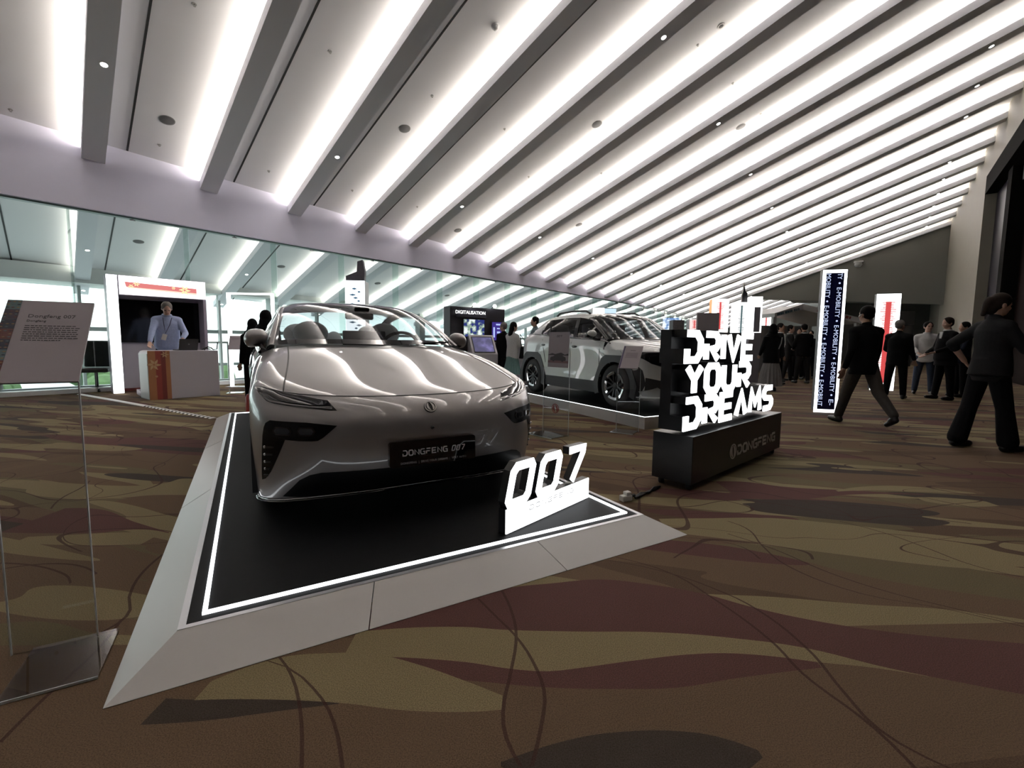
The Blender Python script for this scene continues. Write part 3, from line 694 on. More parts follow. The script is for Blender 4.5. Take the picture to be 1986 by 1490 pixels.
# pillars and side glass on both sides
edge = GS[:, -1]
BL = spl([(.850,2.02,.955),(.862,2.6,.978),(.855,3.2,.992),(.84,3.7,1.003),(.80,4.2,1.018),(.72,4.6,1.03),(.665,4.8,1.035)], 12)
def at_y(A, y):
    ys = A[:, 1]; k = min(len(ys) - 2, max(0, int(np.searchsorted(ys, y)) - 1)); t = (y - ys[k]) / max(1e-6, ys[k + 1] - ys[k]); t = min(1, max(0, t))
    return A[k] * (1 - t) + A[k + 1] * t
for s in (-1, 1):
    def fl(p, q=(0, 0, 0)): return (s * (p[0] + q[0]), p[1] + q[1], p[2] + q[2])
    A = [[fl(e, (-.012, 0, .006)), fl(e, (.012, .005, .008)), fl(e, (.034, .02, -.012)), fl(e, (.046, .035, -.045))] for e in edge]
    mb = MB(); mb.grid(A, flip=(s < 0)); mb.build('roof_pillar', paint, car, smooth=60)
    A = []
    for e in edge[2:-1]:
        b_ = at_y(BL, e[1] + .03); top = np.array([e[0] + .046, e[1] + .035, e[2] - .045])
        if top[2] < b_[2]: b_ = top - np.array([0, 0, .001])
        A.append([fl(top * (1 - t) + b_ * t + np.array([.012 * math.sin(PI * t), 0, 0])) for t in np.linspace(0, 1, 6)])
    mb = MB(); mb.grid(A, flip=(s < 0)); mb.build('side_window', side_glass, car, smooth=60)
    mb = MB(); mb.tube([fl(p) for p in BL], .012, 8); mb.build('belt_moulding', gloss_black, car, smooth=60)
# ------------------------------------------------------------------ cabin
mb = MB(); dash = surf([[(-.74,2.0,.985),(-.35,1.88,.99),(0,1.84,.99),(.35,1.88,.99),(.74,2.0,.985)],[(-.72,2.3,1.0),(-.35,2.25,1.012),(0,2.22,1.01),(.35,2.25,1.012),(.72,2.3,1.0)],[(-.72,2.45,.93),(-.35,2.42,.95),(0,2.4,.95),(.35,2.42,.95),(.72,2.45,.93)],[(-.72,2.42,.6),(-.35,2.4,.6),(0,2.4,.6),(.35,2.4,.6),(.72,2.42,.6)]], 5, 4)
mb.grid(dash); mb.build('dashboard', cabin_dark, car, smooth=60)
mb = MB(); mb.box((0, 2.36, 1.04), (.38, .03, .20), M=None); mb.build('centre_screen', gloss_black, car, bevel=.01)
mb = MB(); mb.box((0, 3.6, .45), (1.5, 2.4, .3)); mb.build('cabin_floor', cabin_dark, car)
def seat(x, y, w, top):
    st = bpy.data.objects.new('seat', None); COL.objects.link(st); st.parent = car; st.location = (x, y, 0)
    bk = [[(-w * .9, -.10, .66), (0, -.14, .66), (w * .9, -.10, .66)], [(-w, -.02, .85), (0, -.08, .86), (w, -.02, .85)], [(-w * .95, .06, 1.02), (0, .0, 1.04), (w * .95, .06, 1.02)], [(-w * .55, .12, top - .06), (0, .075, top - .05), (w * .55, .12, top - .06)], [(-w * .2, .16, top), (0, .14, top + .005), (w * .2, .16, top)]]
    F = surf(bk, 4, 5); Bk = F.copy(); Bk[:, :, 1] += .14
    mb = MB(); mb.grid(F, flip=True); mb.grid(Bk)
    loopF = [tuple(p) for p in list(F[:, 0]) + list(F[-1, 1:]) + list(F[::-1, -1])[1:]]; loopB = [(p[0], p[1] + .14, p[2]) for p in loopF]
    mb.grid([loopF, loopB]); b_ = mb.build('backrest', seat_white, st, smooth=50)
    mb = MB(); mb.ell((0, .13, top + .02), (w * .62, .075, .125), 18, 12); mb.build('headrest', seat_white, st, smooth=60)
    mb = MB(); mb.box((0, -.25, .62), (w * 2, .5, .16)); mb.build('cushion', seat_white, st, bevel=.05)
    return st
seat(-.37, 2.98, .27, 1.10); seat(.37, 2.98, .27, 1.10)
seat(-.42, 3.95, .24, 1.10); seat(.42, 3.95, .24, 1.10); seat(0, 3.97, .16, 1.02)
sw = bpy.data.objects.new('steering_wheel', None); COL.objects.link(sw); sw.parent = car; sw.location = (.37, 2.52, .98); sw.rotation_euler = (R(-65), 0, 0)
mb = MB(); mb.tube([(.185 * math.cos(a), .17 * math.sin(a), 0) for a in np.linspace(0, 2 * PI, 33)[:-1]], .016, 8, closed=True); mb.build('wheel_rim', cabin_dark, sw, smooth=60)
mb = MB(); mb.box((0, 0, 0), (.17, .11, .05)); mb.box((0, 0, 0), (.36, .03, .02)); mb.build('hub', cabin_dark, sw)
mb = MB(); mb.box((0, 2.56, 1.285), (.26, .03, .07)); mb.box((0, 2.50, 1.33), (.14, .12, .06)); mb.build('interior_mirror', gloss_black, car, bevel=.015)
# ------------------------------------------------------------------ wheels
def wheel(x, y, r, w, side, parent, twin=5, rim_mat=None, name='wheel'):
    wh = bpy.data.objects.new(name, None); COL.objects.link(wh); wh.parent = parent; wh.location = (x, y, r); wh.rotation_euler = (0, side * PI / 2, 0)
    k = r / .33
    mb = MB(); mb.lathe([(.215 * k, -w / 2 + .01), (.25 * k, -w / 2), (.30 * k, -w / 2 + .01), (.322 * k, -w / 2 + .03), (.33 * k, -w / 4), (.33 * k, w / 4), (.322 * k, w / 2 - .03), (.30 * k, w / 2 - .01), (.25 * k, w / 2), (.215 * k, w / 2 - .01), (.205 * k, 0), (.215 * k, -w / 2 + .01)], 48)
    mb.build('tyre', rubber, wh, smooth=50)
    mb = MB(); mb.lathe([(.218 * k, w / 2 - .004), (.205 * k, w / 2 - .008), (.195 * k, w / 2 - .03), (.19 * k, -w / 2 + .02)], 48)
    mb.lathe([(.055 * k, w / 2 - .05), (.05 * k, w / 2 - .02), (.001, w / 2 - .018)], 24)
    mb.build('rim', rim_mat or mat('rim_grey', (.32, .32, .34), .3, metal=.8), wh, smooth=50)
    for q in range(twin):
        for dd in (-1, 1):
            a = 2 * PI * q / twin; mb = MB()
            c, s_ = math.cos(a), math.sin(a); off = .022 * k * dd
            def pt(rad, o, z): return (c * rad - s_ * o, s_ * rad + c * o, z)
            z1, z0 = w / 2 - .022, w / 2 - .05
            loopa = [pt(.04 * k, off - .012, z0), pt(.04 * k, off + .012, z0), pt(.2 * k, off * 1.9 + .016, z0 + .02), pt(.2 * k, off * 1.9 - .016, z0 + .02)]
            loopb = [(p[0], p[1], p[2] + .025) for p in loopa]
            mb.hexa(loopa, loopb); mb.build('spoke', rim_mat or MAT['rim_grey'], wh, fix=True)
    mb = MB(); mb.lathe([(.001, w / 2 - .08), (.15 * k, w / 2 - .08), (.15 * k, w / 2 - .10), (.001, w / 2 - .10)], 32); mb.build('brake_disc', mat('disc_steel', (.3, .3, .31), .35, metal=1), wh)
    return wh
for s in (-1, 1):
    for y in WY:
        wheel(s * .80, y, .33, .22, s, car)
        mb = MB(); arc = [(math.cos(a) * .385, .33 + math.sin(a) * .385) for a in np.linspace(-.5, PI + .5, 25)]
        mb.grid([[(s * .93, y + a, z) for a, z in arc], [(s * .58, y + a, z) for a, z in arc]], flip=(s < 0))
        mb.add([(s * .58, y + a, z) for a, z in arc], [tuple(range(25))])
        mb.build('arch_liner', matt_black, car, smooth=50)
# ------------------------------------------------------------------ door mirrors
for s in (-1, 1):
    mr = bpy.data.objects.new('door_mirror', None); COL.objects.link(mr); mr.parent = car
    A = []
    for t, rx, rz_, ry in ((-.99, .01, .01, .01), (-.8, .08, .042, .06), (-.35, .1, .066, .085), (.2, .1, .072, .085), (.7, .09, .06, .07), (.99, .02, .015, .02)):
        cx = .868 + .086 * t; zz = 1.065 - .012 * t
        A.append([(s * cx, 2.24 + .04 * t * 0 + ry * math.cos(a) * (1 if math.cos(a) < 0 else .55), zz + rz_ * math.sin(a)) for a in np.linspace(0, 2 * PI, 25)])
    G_ = spl(np.array(A), 4)
    mb = MB(); mb.grid(G_, flip=(s > 0)); mb.build('mirror_cap', paint, mr, smooth=60)
    mb = MB(); mb.ell((s * .868, 2.285, 1.065), (.072, .012, .055), 20, 10); mb.build('mirror_glass', chrome, mr, smooth=60)
    mb = MB(); mb.hexa([(s * .80, 2.15, .97), (s * .80, 2.28, .97), (s * .84, 2.28, .99), (s * .84, 2.15, .99)], [(s * .84, 2.20, 1.03), (s * .84, 2.27, 1.03), (s * .92, 2.27, 1.02), (s * .92, 2.20, 1.02)]); mb.build('mirror_arm', matt_black, mr, fix=True)
#@CARDETAIL
# ------------------------------------------------------------------ saloon nose: lamps, intakes, grille, plate, badge
X3, Y3, Z3 = (1, 0, 0), (0, 1, 0), (0, 0, 1)
def mirx(poly): return [(-p[0], p[1]) for p in poly][::-1]
HL = [(-.899,.777),(-.86,.780),(-.723,.748),(-.596,.722),(-.548,.714),(-.510,.664),(-.54,.664),(-.645,.675),(-.748,.688),(-.806,.697),(-.841,.707),(-.867,.732),(-.889,.762)]
HI = [(-.868,.770),(-.845,.770),(-.72,.740),(-.60,.716),(-.556,.706),(-.535,.687),(-.62,.690),(-.73,.701),(-.80,.715),(-.845,.735)]
DR = [(-.866,.748),(-.848,.728),(-.82,.712),(-.739,.698),(-.641,.686),(-.53,.676),(-.534,.670),(-.641,.680),(-.74,.691),(-.824,.704),(-.856,.724),(-.874,.748)]
IN = [(-.862,.571),(-.853,.595),(-.832,.611),(-.663,.604),(-.517,.587),(-.588,.523),(-.612,.508),(-.64,.505),(-.700,.506),(-.766,.511),(-.836,.320),(-.862,.270),(-.878,.258),(-.879,.29),(-.875,.435),(-.869,.527)]
def hexa2(cx, cz, w, h): return [(cx - w, cz), (cx - w * .7, cz + h), (cx + w * .7, cz + h), (cx + w, cz), (cx + w * .7, cz - h), (cx - w * .7, cz - h)]
for s in (0, 1):
    f = (lambda q: q) if s == 0 else mirx
    sg = -1 if s == 0 else 1
    hl = bpy.data.objects.new('headlamp', None); COL.objects.link(hl); hl.parent = car
    mb = MB(); patch(mb, f(HL), X3, Z3, Y3, fbvh, .003); mb.build('housing', gloss_black, hl, smooth=40)
    mb = MB(); patch(mb, f(HI), X3, Z3, Y3, fbvh, .007, thick=.005); mb.build('lens', dark_lens, hl, smooth=40)
    mb = MB(); patch(mb, f(DR), X3, Z3, Y3, fbvh, .0065, thick=.004); mb.build('light_guide', lens_white, hl, smooth=40)
    it = bpy.data.objects.new('side_intake', None); COL.objects.link(it); it.parent = car
    mb = MB(); patch(mb, f(IN), X3, Z3, Y3, fbvh, .002); mb.build('intake_duct', mat('intake_black', (.004, .004, .0045), .25, spec=.25), it, smooth=40)
    for cx in (-.775, -.665):
        mb = MB(); patch(mb, f(hexa2(cx, .556, .045, .022)), X3, Z3, Y3, fbvh, .006, thick=.004); mb.build('lamp_bezel', mat('amber_black', (.03, .022, .018), .25), it, smooth=40)
        mb = MB(); patch(mb, f(hexa2(cx, .556, .037, .016)), X3, Z3, Y3, fbvh, .0085, thick=.004); mb.build('lamp_lens', dark_lens, it, smooth=40)
    for k in range(5):
        zz = .455 - .043 * k; w_ = .05 * (1 - k / 6.5); xx = -.868
        mb = MB(); patch(mb, f([(xx, zz), (xx, zz + .012), (xx + w_, zz + .017), (xx + w_, zz + .007)]), X3, Z3, Y3, fbvh, .006, thick=.005); mb.build('intake_blade', mat('blade_grey', (.03, .03, .032), .25), it, smooth=40)
        if k < 4:
            h = fbvh.ray_cast(Vector((sg * .862, -2, zz + .008)), Vector(Y3))[0]
            mb = MB(); mb.ell((h.x, h.y - .008, h.z), (.008, .006, .008), 10, 6); mb.build('stud', chrome, it, smooth=60)
GRL = [(-.782,.176),(-.703,.283),(-.654,.313),(-.60,.326),(-.45,.330),(-.25,.333),(0,.336),(.25,.333),(.45,.330),(.60,.326),(.654,.313),(.703,.283),(.782,.176),(.70,.178),(.52,.186),(.27,.198),(0,.203),(-.27,.198),(-.52,.192),(-.70,.178)]
gr = bpy.data.objects.new('lower_grille', None); COL.objects.link(gr); gr.parent = car
mb = MB(); patch(mb, GRL, X3, Z3, Y3, fbvh, .003); mb.build('grille_panel', mat('grille_black', (.005, .005, .006), .35, spec=.2), gr, smooth=40)
mb = MB(); row = FS[0]
mb.tube([row[j] + np.array([0, -.010, -.004]) for j in range(0, NC_, 2)], .013, 8, flat=.55); mb.build('splitter', gloss_black, gr, smooth=60)
mb = MB(); mb.tube([row[j] + np.array([0, -.018, .008]) for j in range(0, NC_, 2)], .0022, 6); mb.build('splitter_glint', chrome, gr, smooth=60)  # thin chrome tube stands in for the light strip's reflection on the lip
mb = MB(); patch(mb, [(-.494,.472),(-.494,.530),(-.440,.530),(-.440,.472)], X3, Z3, Y3, fbvh, .0008); patch(mb, [(-.491,.475),(-.491,.527),(-.443,.527),(-.443,.475)], X3, Z3, Y3, fbvh, .0016)
mb.build('tow_cover', paint, car, smooth=40)
mb = MB(); mb.ell((-.005, .553, .55), (.012, .008, .010), 16, 8); mb.build('front_camera', gloss_black, car, smooth=60)
# number plate
PMt = frame(Vector((0, .548, .413)), Vector((1, 0, 0)), Vector((0, .03, 1)).normalized(), Vector((0, -1, .03)).normalized())
pl = bpy.data.objects.new('number_plate', None); COL.objects.link(pl); pl.parent = car
def rrect(w, h, r, n=5):
    P = []
    for cx, cy, a0 in ((w - r, h - r, 0), (-w + r, h - r, PI / 2), (-w + r, -h + r, PI), (w - r, -h + r, 1.5 * PI)):
        P += [(cx + r * math.cos(a0 + PI / 2 * k / n), cy + r * math.sin(a0 + PI / 2 * k / n)) for k in range(n + 1)]
    return P
mb = MB(); mb.prism(rrect(.262, .072, .016), -.018, .012, PMt); mb.build('plate_holder', gloss_black, pl, smooth=40)
mb = MB(); T0 = PMt @ Matrix.Translation((-.190, -.012, .0122))
tw = lettering(mb, 'DONGFENG', .035, .030, .0045, .0062, .0018, T0)
lettering(mb, '007', .035, .023, .006, .0055, .0018, PMt @ Matrix.Translation((.104, -.012, .0122)), slant=.25)
mb.build('plate_lettering', mat('plate_silver', (.75, .75, .76), .4), pl, fix=True)
mb = MB(); text_mesh(mb, 'DONGFENG  |  DRIVE YOUR DREAMS  |  VOLT AUTO', .017, PMt @ Matrix.Translation((0, -.058, .0125)), 'CENTER', .001); mb.build('plate_small_print', mat('small_print', (.6, .6, .63), .5), pl)
def roundel(mb, r, depth, M, w=.16):
    ring = [(r * math.cos(a), r * math.sin(a)) for a in np.linspace(0, 2 * PI, 41)[:-1]]; rin = [(x * (1 - w), y * (1 - w)) for x, y in ring]
    for k in range(40):
        j = (k + 1) % 40; mb.prism([ring[k], ring[j], rin[j], rin[k]], 0, depth, M)
    for a0 in (0, PI):
        o = []; i_ = []
        for t in np.linspace(-1.15, 1.15, 15):
            o.append((.62 * r * math.cos(t) + .02 * r, .78 * r * math.sin(t))); i_.append((.30 * r * math.cos(t) - .02 * r + .10 * r * math.sin(t), .78 * r * math.sin(t)))
        ca, sa = math.cos(a0 + .35), math.sin(a0 + .35); rot = lambda p: (p[0] * ca - p[1] * sa, p[0] * sa + p[1] * ca)
        o = [rot(p) for p in o]; i_ = [rot(p) for p in i_]
        for k in range(14): mb.prism([i_[k], o[k], o[k + 1], i_[k + 1]], 0, depth, M)
h, nrm = fbvh.ray_cast(Vector((0, -2, .662)), Vector(Y3))[:2]
nrm = nrm if nrm.y < 0 else -nrm
yy = (Vector((0, 0, 1)) - nrm * nrm.z).normalized(); BM = frame(h + nrm * .002, yy.cross(nrm).normalized(), yy, nrm)
bd = bpy.data.objects.new('badge', None); COL.objects.link(bd); bd.parent = car
mb = MB(); mb.lathe([(.001, .004), (.036, .004), (.038, 0), (.038, -.004)], 32, BM); mb.build('badge_ground', gloss_black, bd, smooth=40)
mb = MB(); roundel(mb, .036, .006, BM @ Matrix.Translation((0, 0, .003)), .18); mb.build('badge_emblem', chrome, bd, fix=True)
# wipers at the foot of the windscreen
mb = MB()
for s in (-.55, .12):
    mb.tube([(s, 1.80 + .12 * abs(s), 1.026), (s + .25, 1.79, 1.034), (s + .5, 1.86, 1.045)], .008, 6)
mb.build('wiper', matt_black, car, smooth=60)
mb = MB(); mb.grid([[(x, y, z - .012) for x, y, z in [tuple(p) for p in FS[-1][6 * 2:-12]]], [(x, y + .10, z - .012) for x, y, z in [tuple(p) for p in FS[-1][12:-12]]]]); mb.build('cowl', matt_black, car, smooth=60)
# ================================================================== the white crossover on the second platform
SYAW = .49; Su = Vector((math.cos(SYAW), math.sin(SYAW), 0)); Sv = Vector((-math.sin(SYAW), math.cos(SYAW), 0)); SH = .163
SO = Vector((1.78, 6.033, 0))
platform('white_platform', 'raised black stage with upright white sides and a lit rim, under the white crossover', SO, Su, Sv, 2.22, 4.5, SH, 0, 0, .04, .004, ramp=False)
SM = frame(SO + Su * 1.11 + Vector((0, 0, SH)), Su, Sv, Vector((0, 0, 1)))
suv = thing('white_crossover_car', 'boxy white crossover car with black wheel-arch cladding and roof rails', 'car'); suv.matrix_world = SM
spaint = mat('pearl_white_paint', (.66, .685, .68), .4, metal=0, coat=1, coat_rough=.015)
clad = mat('black_cladding', (.022, .022, .024), .5)
SF = [
 [(0,.27,.20),(.3,.275,.20),(.55,.295,.20),(.74,.35,.20),(.84,.44,.20),(.875,.545,.20)],
 [(0,.235,.40),(.3,.24,.40),(.55,.26,.40),(.75,.31,.40),(.85,.41,.40),(.88,.53,.40)],
 [(0,.21,.60),(.3,.215,.60),(.55,.235,.60),(.75,.29,.60),(.85,.395,.60),(.884,.52,.60)],
 [(0,.215,.79),(.3,.22,.79),(.55,.24,.79),(.75,.295,.79),(.85,.40,.79),(.882,.525,.78)],
 [(0,.27,.885),(.3,.275,.885),(.55,.29,.885),(.74,.335,.883),(.84,.43,.875),(.878,.545,.86)],
 [(0,.46,.955),(.3,.465,.957),(.55,.48,.956),(.73,.51,.95),(.83,.56,.925),(.880,.61,.87)],
 [(0,.70,1.01),(.3,.705,1.012),(.54,.73,1.01),(.72,.77,1.0),(.825,.81,.965),(.882,.84,.88)],
 [(0,.95,1.05),(.29,.96,1.052),(.53,1.01,1.05),(.71,1.08,1.04),(.825,1.13,.995),(.884,1.16,.89)],
]
SFS = surf(sym(SF), 6, 6); sbvh = bvh_of(SFS); sc0 = 5 * 6
mb = MB(); mb.grid(SFS, keep=lambda i, j: not (i >= 24 and abs(j + .5 - sc0) < 23)); mb.build('front_body', spaint, suv, smooth=60)
mb = MB(); mb.grid(SFS, keep=lambda i, j: i >= 24 and abs(j + .5 - sc0) < 23); mb.build('bonnet', spaint, suv, smooth=60)
WS = (.90, 3.35); WR = .335
SSD = []
for y, xs, zs in ((.52, (.872,.88,.884,.884,.879,.872), (.20,.38,.58,.78,.86,.89)), (.9, (.875,.884,.888,.888,.884,.872), (.20,.38,.58,.80,.90,.955)), (1.3, (.872,.880,.878,.886,.880,.850), (.20,.38,.58,.84,.95,1.03)),
                  (1.9, (.870,.880,.872,.882,.876,.848), (.20,.38,.58,.85,.97,1.065)), (2.5, (.870,.880,.874,.884,.878,.845), (.20,.38,.58,.86,.99,1.095)), (3.0, (.872,.882,.884,.892,.882,.835), (.20,.38,.60,.88,1.02,1.13)),
                  (3.4, (.870,.880,.888,.892,.872,.80), (.22,.40,.62,.90,1.04,1.15)), (3.7, (.84,.86,.87,.87,.84,.76), (.26,.42,.64,.91,1.05,1.15)), (3.86, (.74,.77,.79,.79,.76,.70), (.30,.44,.65,.91,1.04,1.12))):
    SSD.append([(x, y, z) for x, z in zip(xs, zs)])
SS2 = surf(SSD, 7, 5)
def skeep(lo):
    def k(i, j):
        c = (SS2[i, j] + SS2[i + 1, j + 1]) / 2
        if min(math.hypot(c[1] - w_, c[2] - WR) for w_ in WS) < .385: return False
        if c[1] < 1.16 and c[2] > .89: return False
        return (j < 5) == lo
    return k
for s in (-1, 1):
    A = SS2.copy(); A[:, :, 0] *= s
    mb = MB(); mb.grid(A, keep=skeep(False), flip=(s > 0)); mb.build('flank', spaint, suv, smooth=60)
    mb = MB(); mb.grid(A, keep=skeep(True), flip=(s > 0)); mb.build('sill_cladding', clad, suv, smooth=60)
    for w_ in WS:   # angular arch cladding
        o = []; i_ = []
        for a in np.linspace(-.35, PI + .35, 19):
            ca, sa = math.cos(a), math.sin(a); k = .47 / max(abs(ca) * .92 + abs(sa) * .42, abs(sa)) if 0 < a < PI else .475
            k = min(k, .52)
            o.append((w_ + ca * k, WR + sa * k)); i_.append((w_ + ca * .37, WR + sa * .37))
        mb = MB()
        for k in range(18):
            xx0, xx1 = s * .86, s * .905
            mb.hexa([(xx0, *i_[k]), (xx0, *o[k]), (xx0, *o[k + 1]), (xx0, *i_[k + 1])], [(xx1 - s * .006, *i_[k]), (xx1 - s * .012, *o[k]), (xx1 - s * .012, *o[k + 1]), (xx1 - s * .006, *i_[k + 1])])
        mb.build('arch_cladding', clad, suv, fix=True)
        mb = MB(); arc = [(w_ + math.cos(a) * .375, WR + math.sin(a) * .375) for a in np.linspace(-.4, PI + .4, 23)]
        mb.grid([[(s * .88, a, z) for a, z in arc], [(s * .55, a, z) for a, z in arc]], flip=(s < 0)); mb.add([(s * .55, a, z) for a, z in arc], [tuple(range(23))]); mb.build('arch_liner', matt_black, suv, smooth=50)
        wh = wheel(s * .775, w_, WR, .22, s, suv, twin=6, rim_mat=mat('rim_dark', (.02, .02, .022), .3, metal=.6))
        for q in range(5):   # bright blades on the rims
            a0 = 2 * PI * q / 5; mb = MB(); aa = [a0 + .95 * k / 6 for k in range(7)]
            mb.hexa([(.222 * math.cos(a), .222 * math.sin(a), .098) for a in aa] + [(.178 * math.cos(a), .178 * math.sin(a), .092) for a in aa[::-1]], [(.220 * math.cos(a), .220 * math.sin(a), .112) for a in aa] + [(.180 * math.cos(a), .180 * math.sin(a), .106) for a in aa[::-1]])
            mb.build('rim_blade', chrome if q % 2 else mat('satin_rim', (.35, .35, .36), .25, metal=.9), wh, fix=True)
# cabin
SG = [
 [(0,.93,1.062),(.28,.945,1.062),(.52,1.0,1.06),(.70,1.08,1.055),(.775,1.17,1.05)],
 [(0,1.16,1.205),(.27,1.175,1.205),(.50,1.22,1.203),(.66,1.30,1.20),(.735,1.38,1.19)],
 [(0,1.42,1.36),(.26,1.43,1.36),(.47,1.475,1.358),(.62,1.545,1.352),(.695,1.61,1.335)],
 [(0,1.68,1.475),(.25,1.69,1.475),(.45,1.725,1.47),(.59,1.78,1.46),(.66,1.83,1.43)],
 [(0,2.2,1.522),(.25,2.2,1.521),(.45,2.22,1.515),(.59,2.24,1.50),(.655,2.26,1.462)],
 [(0,2.75,1.515),(.25,2.75,1.514),(.45,2.76,1.508),(.59,2.77,1.49),(.65,2.78,1.452)],
 [(0,3.18,1.475),(.25,3.18,1.474),(.45,3.18,1.468),(.58,3.17,1.45),(.64,3.16,1.415)],
 [(0,3.50,1.30),(.25,3.50,1.30),(.46,3.49,1.295),(.62,3.46,1.285),(.70,3.42,1.265)],
 [(0,3.78,1.10),(.25,3.78,1.10),(.48,3.76,1.10),(.66,3.73,1.10),(.735,3.69,1.10)],
]
SGS = surf(sym(SG), 7, 6); g2 = 4 * 6
mb = MB(); mb.grid(SGS, keep=lambda i, j: 1 <= i < 19 and abs(j + .5 - g2) < 22); mb.build('windscreen', screen_glass, suv, smooth=60)
mb = MB(); mb.grid(SGS, keep=lambda i, j: i < 20 and not (1 <= i < 19 and abs(j + .5 - g2) < 22)); mb.build('windscreen_border', gloss_black, suv, smooth=60)
mb = MB(); mb.grid(SGS, keep=lambda i, j: 20 <= i < 43); mb.build('roof', spaint, suv, smooth=60)
mb = MB(); mb.grid(SGS, keep=lambda i, j: i >= 43); mb.build('rear_window', tint_glass, suv, smooth=60)
e2 = SGS[:, -1]
B2 = spl([(.852,1.05,.985),(.850,1.3,1.035),(.848,1.9,1.067),(.845,2.5,1.097),(.835,3.0,1.132),(.80,3.4,1.152),(.755,3.70,1.15)], 10)
for s in (-1, 1):
    def fl(p, q=(0, 0, 0)): return (s * (p[0] + q[0]), p[1] + q[1], p[2] + q[2])
    mb = MB(); mb.slot = 0
    A = [[fl(e, (-.01, 0, .004)), fl(e, (.018, .01, .0)), fl(e, (.035, .02, -.03))] for e in e2]
    mb.grid(A, keep=lambda i, j: i < 20, flip=(s < 0)); mb.build('front_pillar', gloss_black, suv, smooth=60)
    mb = MB(); mb.grid(A, keep=lambda i, j: i >= 20, flip=(s < 0)); mb.build('roof_side', spaint, suv, smooth=60)
    gl = MB(); pb = MB(); pil = MB()
    A = []; ys = []
    for e in e2[1:]:
        top = np.array([e[0] + .035, e[1] + .02, e[2] - .03]); b_ = at_y(B2, top[1])
        if top[2] < b_[2]: b_ = top - np.array([0, 0, .001])
        A.append([fl(top * (1 - t) + b_ * t + np.array([.010 * math.sin(PI * t), 0, 0])) for t in np.linspace(0, 1, 7)]); ys.append(top[1])
    A = np.array(A)
    def rear(i, j):
        c = A[i, j]; return c[1] > 3.06 + (c[2] - 1.15) * (-.35) + .06
    gl.grid(A, keep=lambda i, j: not rear(i, j), flip=(s < 0)); gl.build('side_window', thin_glass('privacy_glass', (.30, .31, .33), 1.55), suv, smooth=60)
    pb.grid(A, keep=rear, flip=(s < 0)); pb.build('rear_pillar', spaint, suv, smooth=60)
    for y0, w_ in ((2.02, .10), (2.86, .06)):
        a_ = at_y(np.array([[e[0] + .035, e[1] + .02, e[2] - .03] for e in e2]), y0 + .06); b_ = at_y(B2, y0 - .05)
        P = [a_ + np.array([.006, 0, 0]), (a_ + b_) / 2 + np.array([.018, 0, 0]), b_ + np.array([.008, 0, 0])]
        for q in range(2):
            pil.hexa([fl(P[q], (-.02, -w_ / 2, 0)), fl(P[q], (-.02, w_ / 2, 0)), fl(P[q + 1], (-.02, w_ / 2, 0)), fl(P[q + 1], (-.02, -w_ / 2, 0))], [fl(P[q], (0, -w_ / 2, 0)), fl(P[q], (0, w_ / 2, 0)), fl(P[q + 1], (0, w_ / 2, 0)), fl(P[q + 1], (0, -w_ / 2, 0))])
    pil.build('window_pillar', gloss_black, suv, fix=True)
    mb = MB(); mb.tube([fl(p) for p in B2], .011, 6); mb.build('belt_moulding', gloss_black, suv, smooth=60)
    mb = MB(); mb.tube([(s * .56, 1.95, 1.50), (s * .57, 2.05, 1.545), (s * .575, 2.4, 1.56), (s * .57, 2.85, 1.545), (s * .555, 2.98, 1.495)], .022, 8, flat=.8); mb.build('roof_rail', matt_black, suv, smooth=60)
    for y0, z0 in ((1.95, .925), (2.95, .945)):
        mb = MB(); mb.ell((s * .886, y0, z0), (.012, .085, .022), 16, 8); mb.build('door_handle', gloss_black, suv, smooth=60)
    mb = MB()
    for y0 in (1.95,):
        mb.tube([(s * .886, 1.30, .40), (s * .882, 1.28, .62), (s * .889, 1.27, .86), (s * .875, 1.27, .96)], .004, 5)
        mb.tube([(s * .886, 2.08, .40), (s * .880, 2.08, .62), (s * .886, 2.07, .86), (s * .873, 2.06, 1.0)], .004, 5)
        mb.tube([(s * .889, 2.86, .62), (s * .895, 2.93, .86), (s * .875, 3.0, 1.05)], .004, 5)
    mb.build('shut_line', matt_black, suv, smooth=60)
    mr = bpy.data.objects.new('door_mirror', None); COL.objects.link(mr); mr.parent = suv
    mb = MB(); mb.ell((s * .975, 1.355, 1.135), (.088, .062, .058), 20, 12); mb.build('mirror_cap', spaint, mr, smooth=60)
    mb = MB(); mb.ell((s * .975, 1.375, 1.115), (.092, .066, .064), 20, 12); mb.build('mirror_glass', gloss_black, mr, smooth=60)
    mb = MB(); mb.hexa([(s * .84, 1.30, 1.02), (s * .84, 1.42, 1.02), (s * .84, 1.42, 1.06), (s * .84, 1.30, 1.06)], [(s * .96, 1.34, 1.05), (s * .96, 1.40, 1.05), (s * .96, 1.40, 1.07), (s * .96, 1.34, 1.07)]); mb.build('mirror_arm', matt_black, mr, fix=True)
T2 = [[(0,3.9,.30),(.4,3.89,.30),(.74,3.86,.30)],[(0,3.95,.5),(.4,3.94,.5),(.78,3.86,.5)],[(0,3.95,.8),(.4,3.94,.8),(.79,3.86,.8)],[(0,3.92,1.02),(.4,3.91,1.02),(.76,3.86,1.04)],[(0,3.79,1.12),(.4,3.79,1.12),(.735,3.70,1.12)]]
mb = MB(); mb.grid(surf(sym(T2), 5, 5)); mb.build('tailgate', spaint, suv, smooth=60)
mb = MB(); mb.box((0, 2.1, .25), (1.6, 3.2, .14)); mb.build('floor_pan', matt_black, suv)
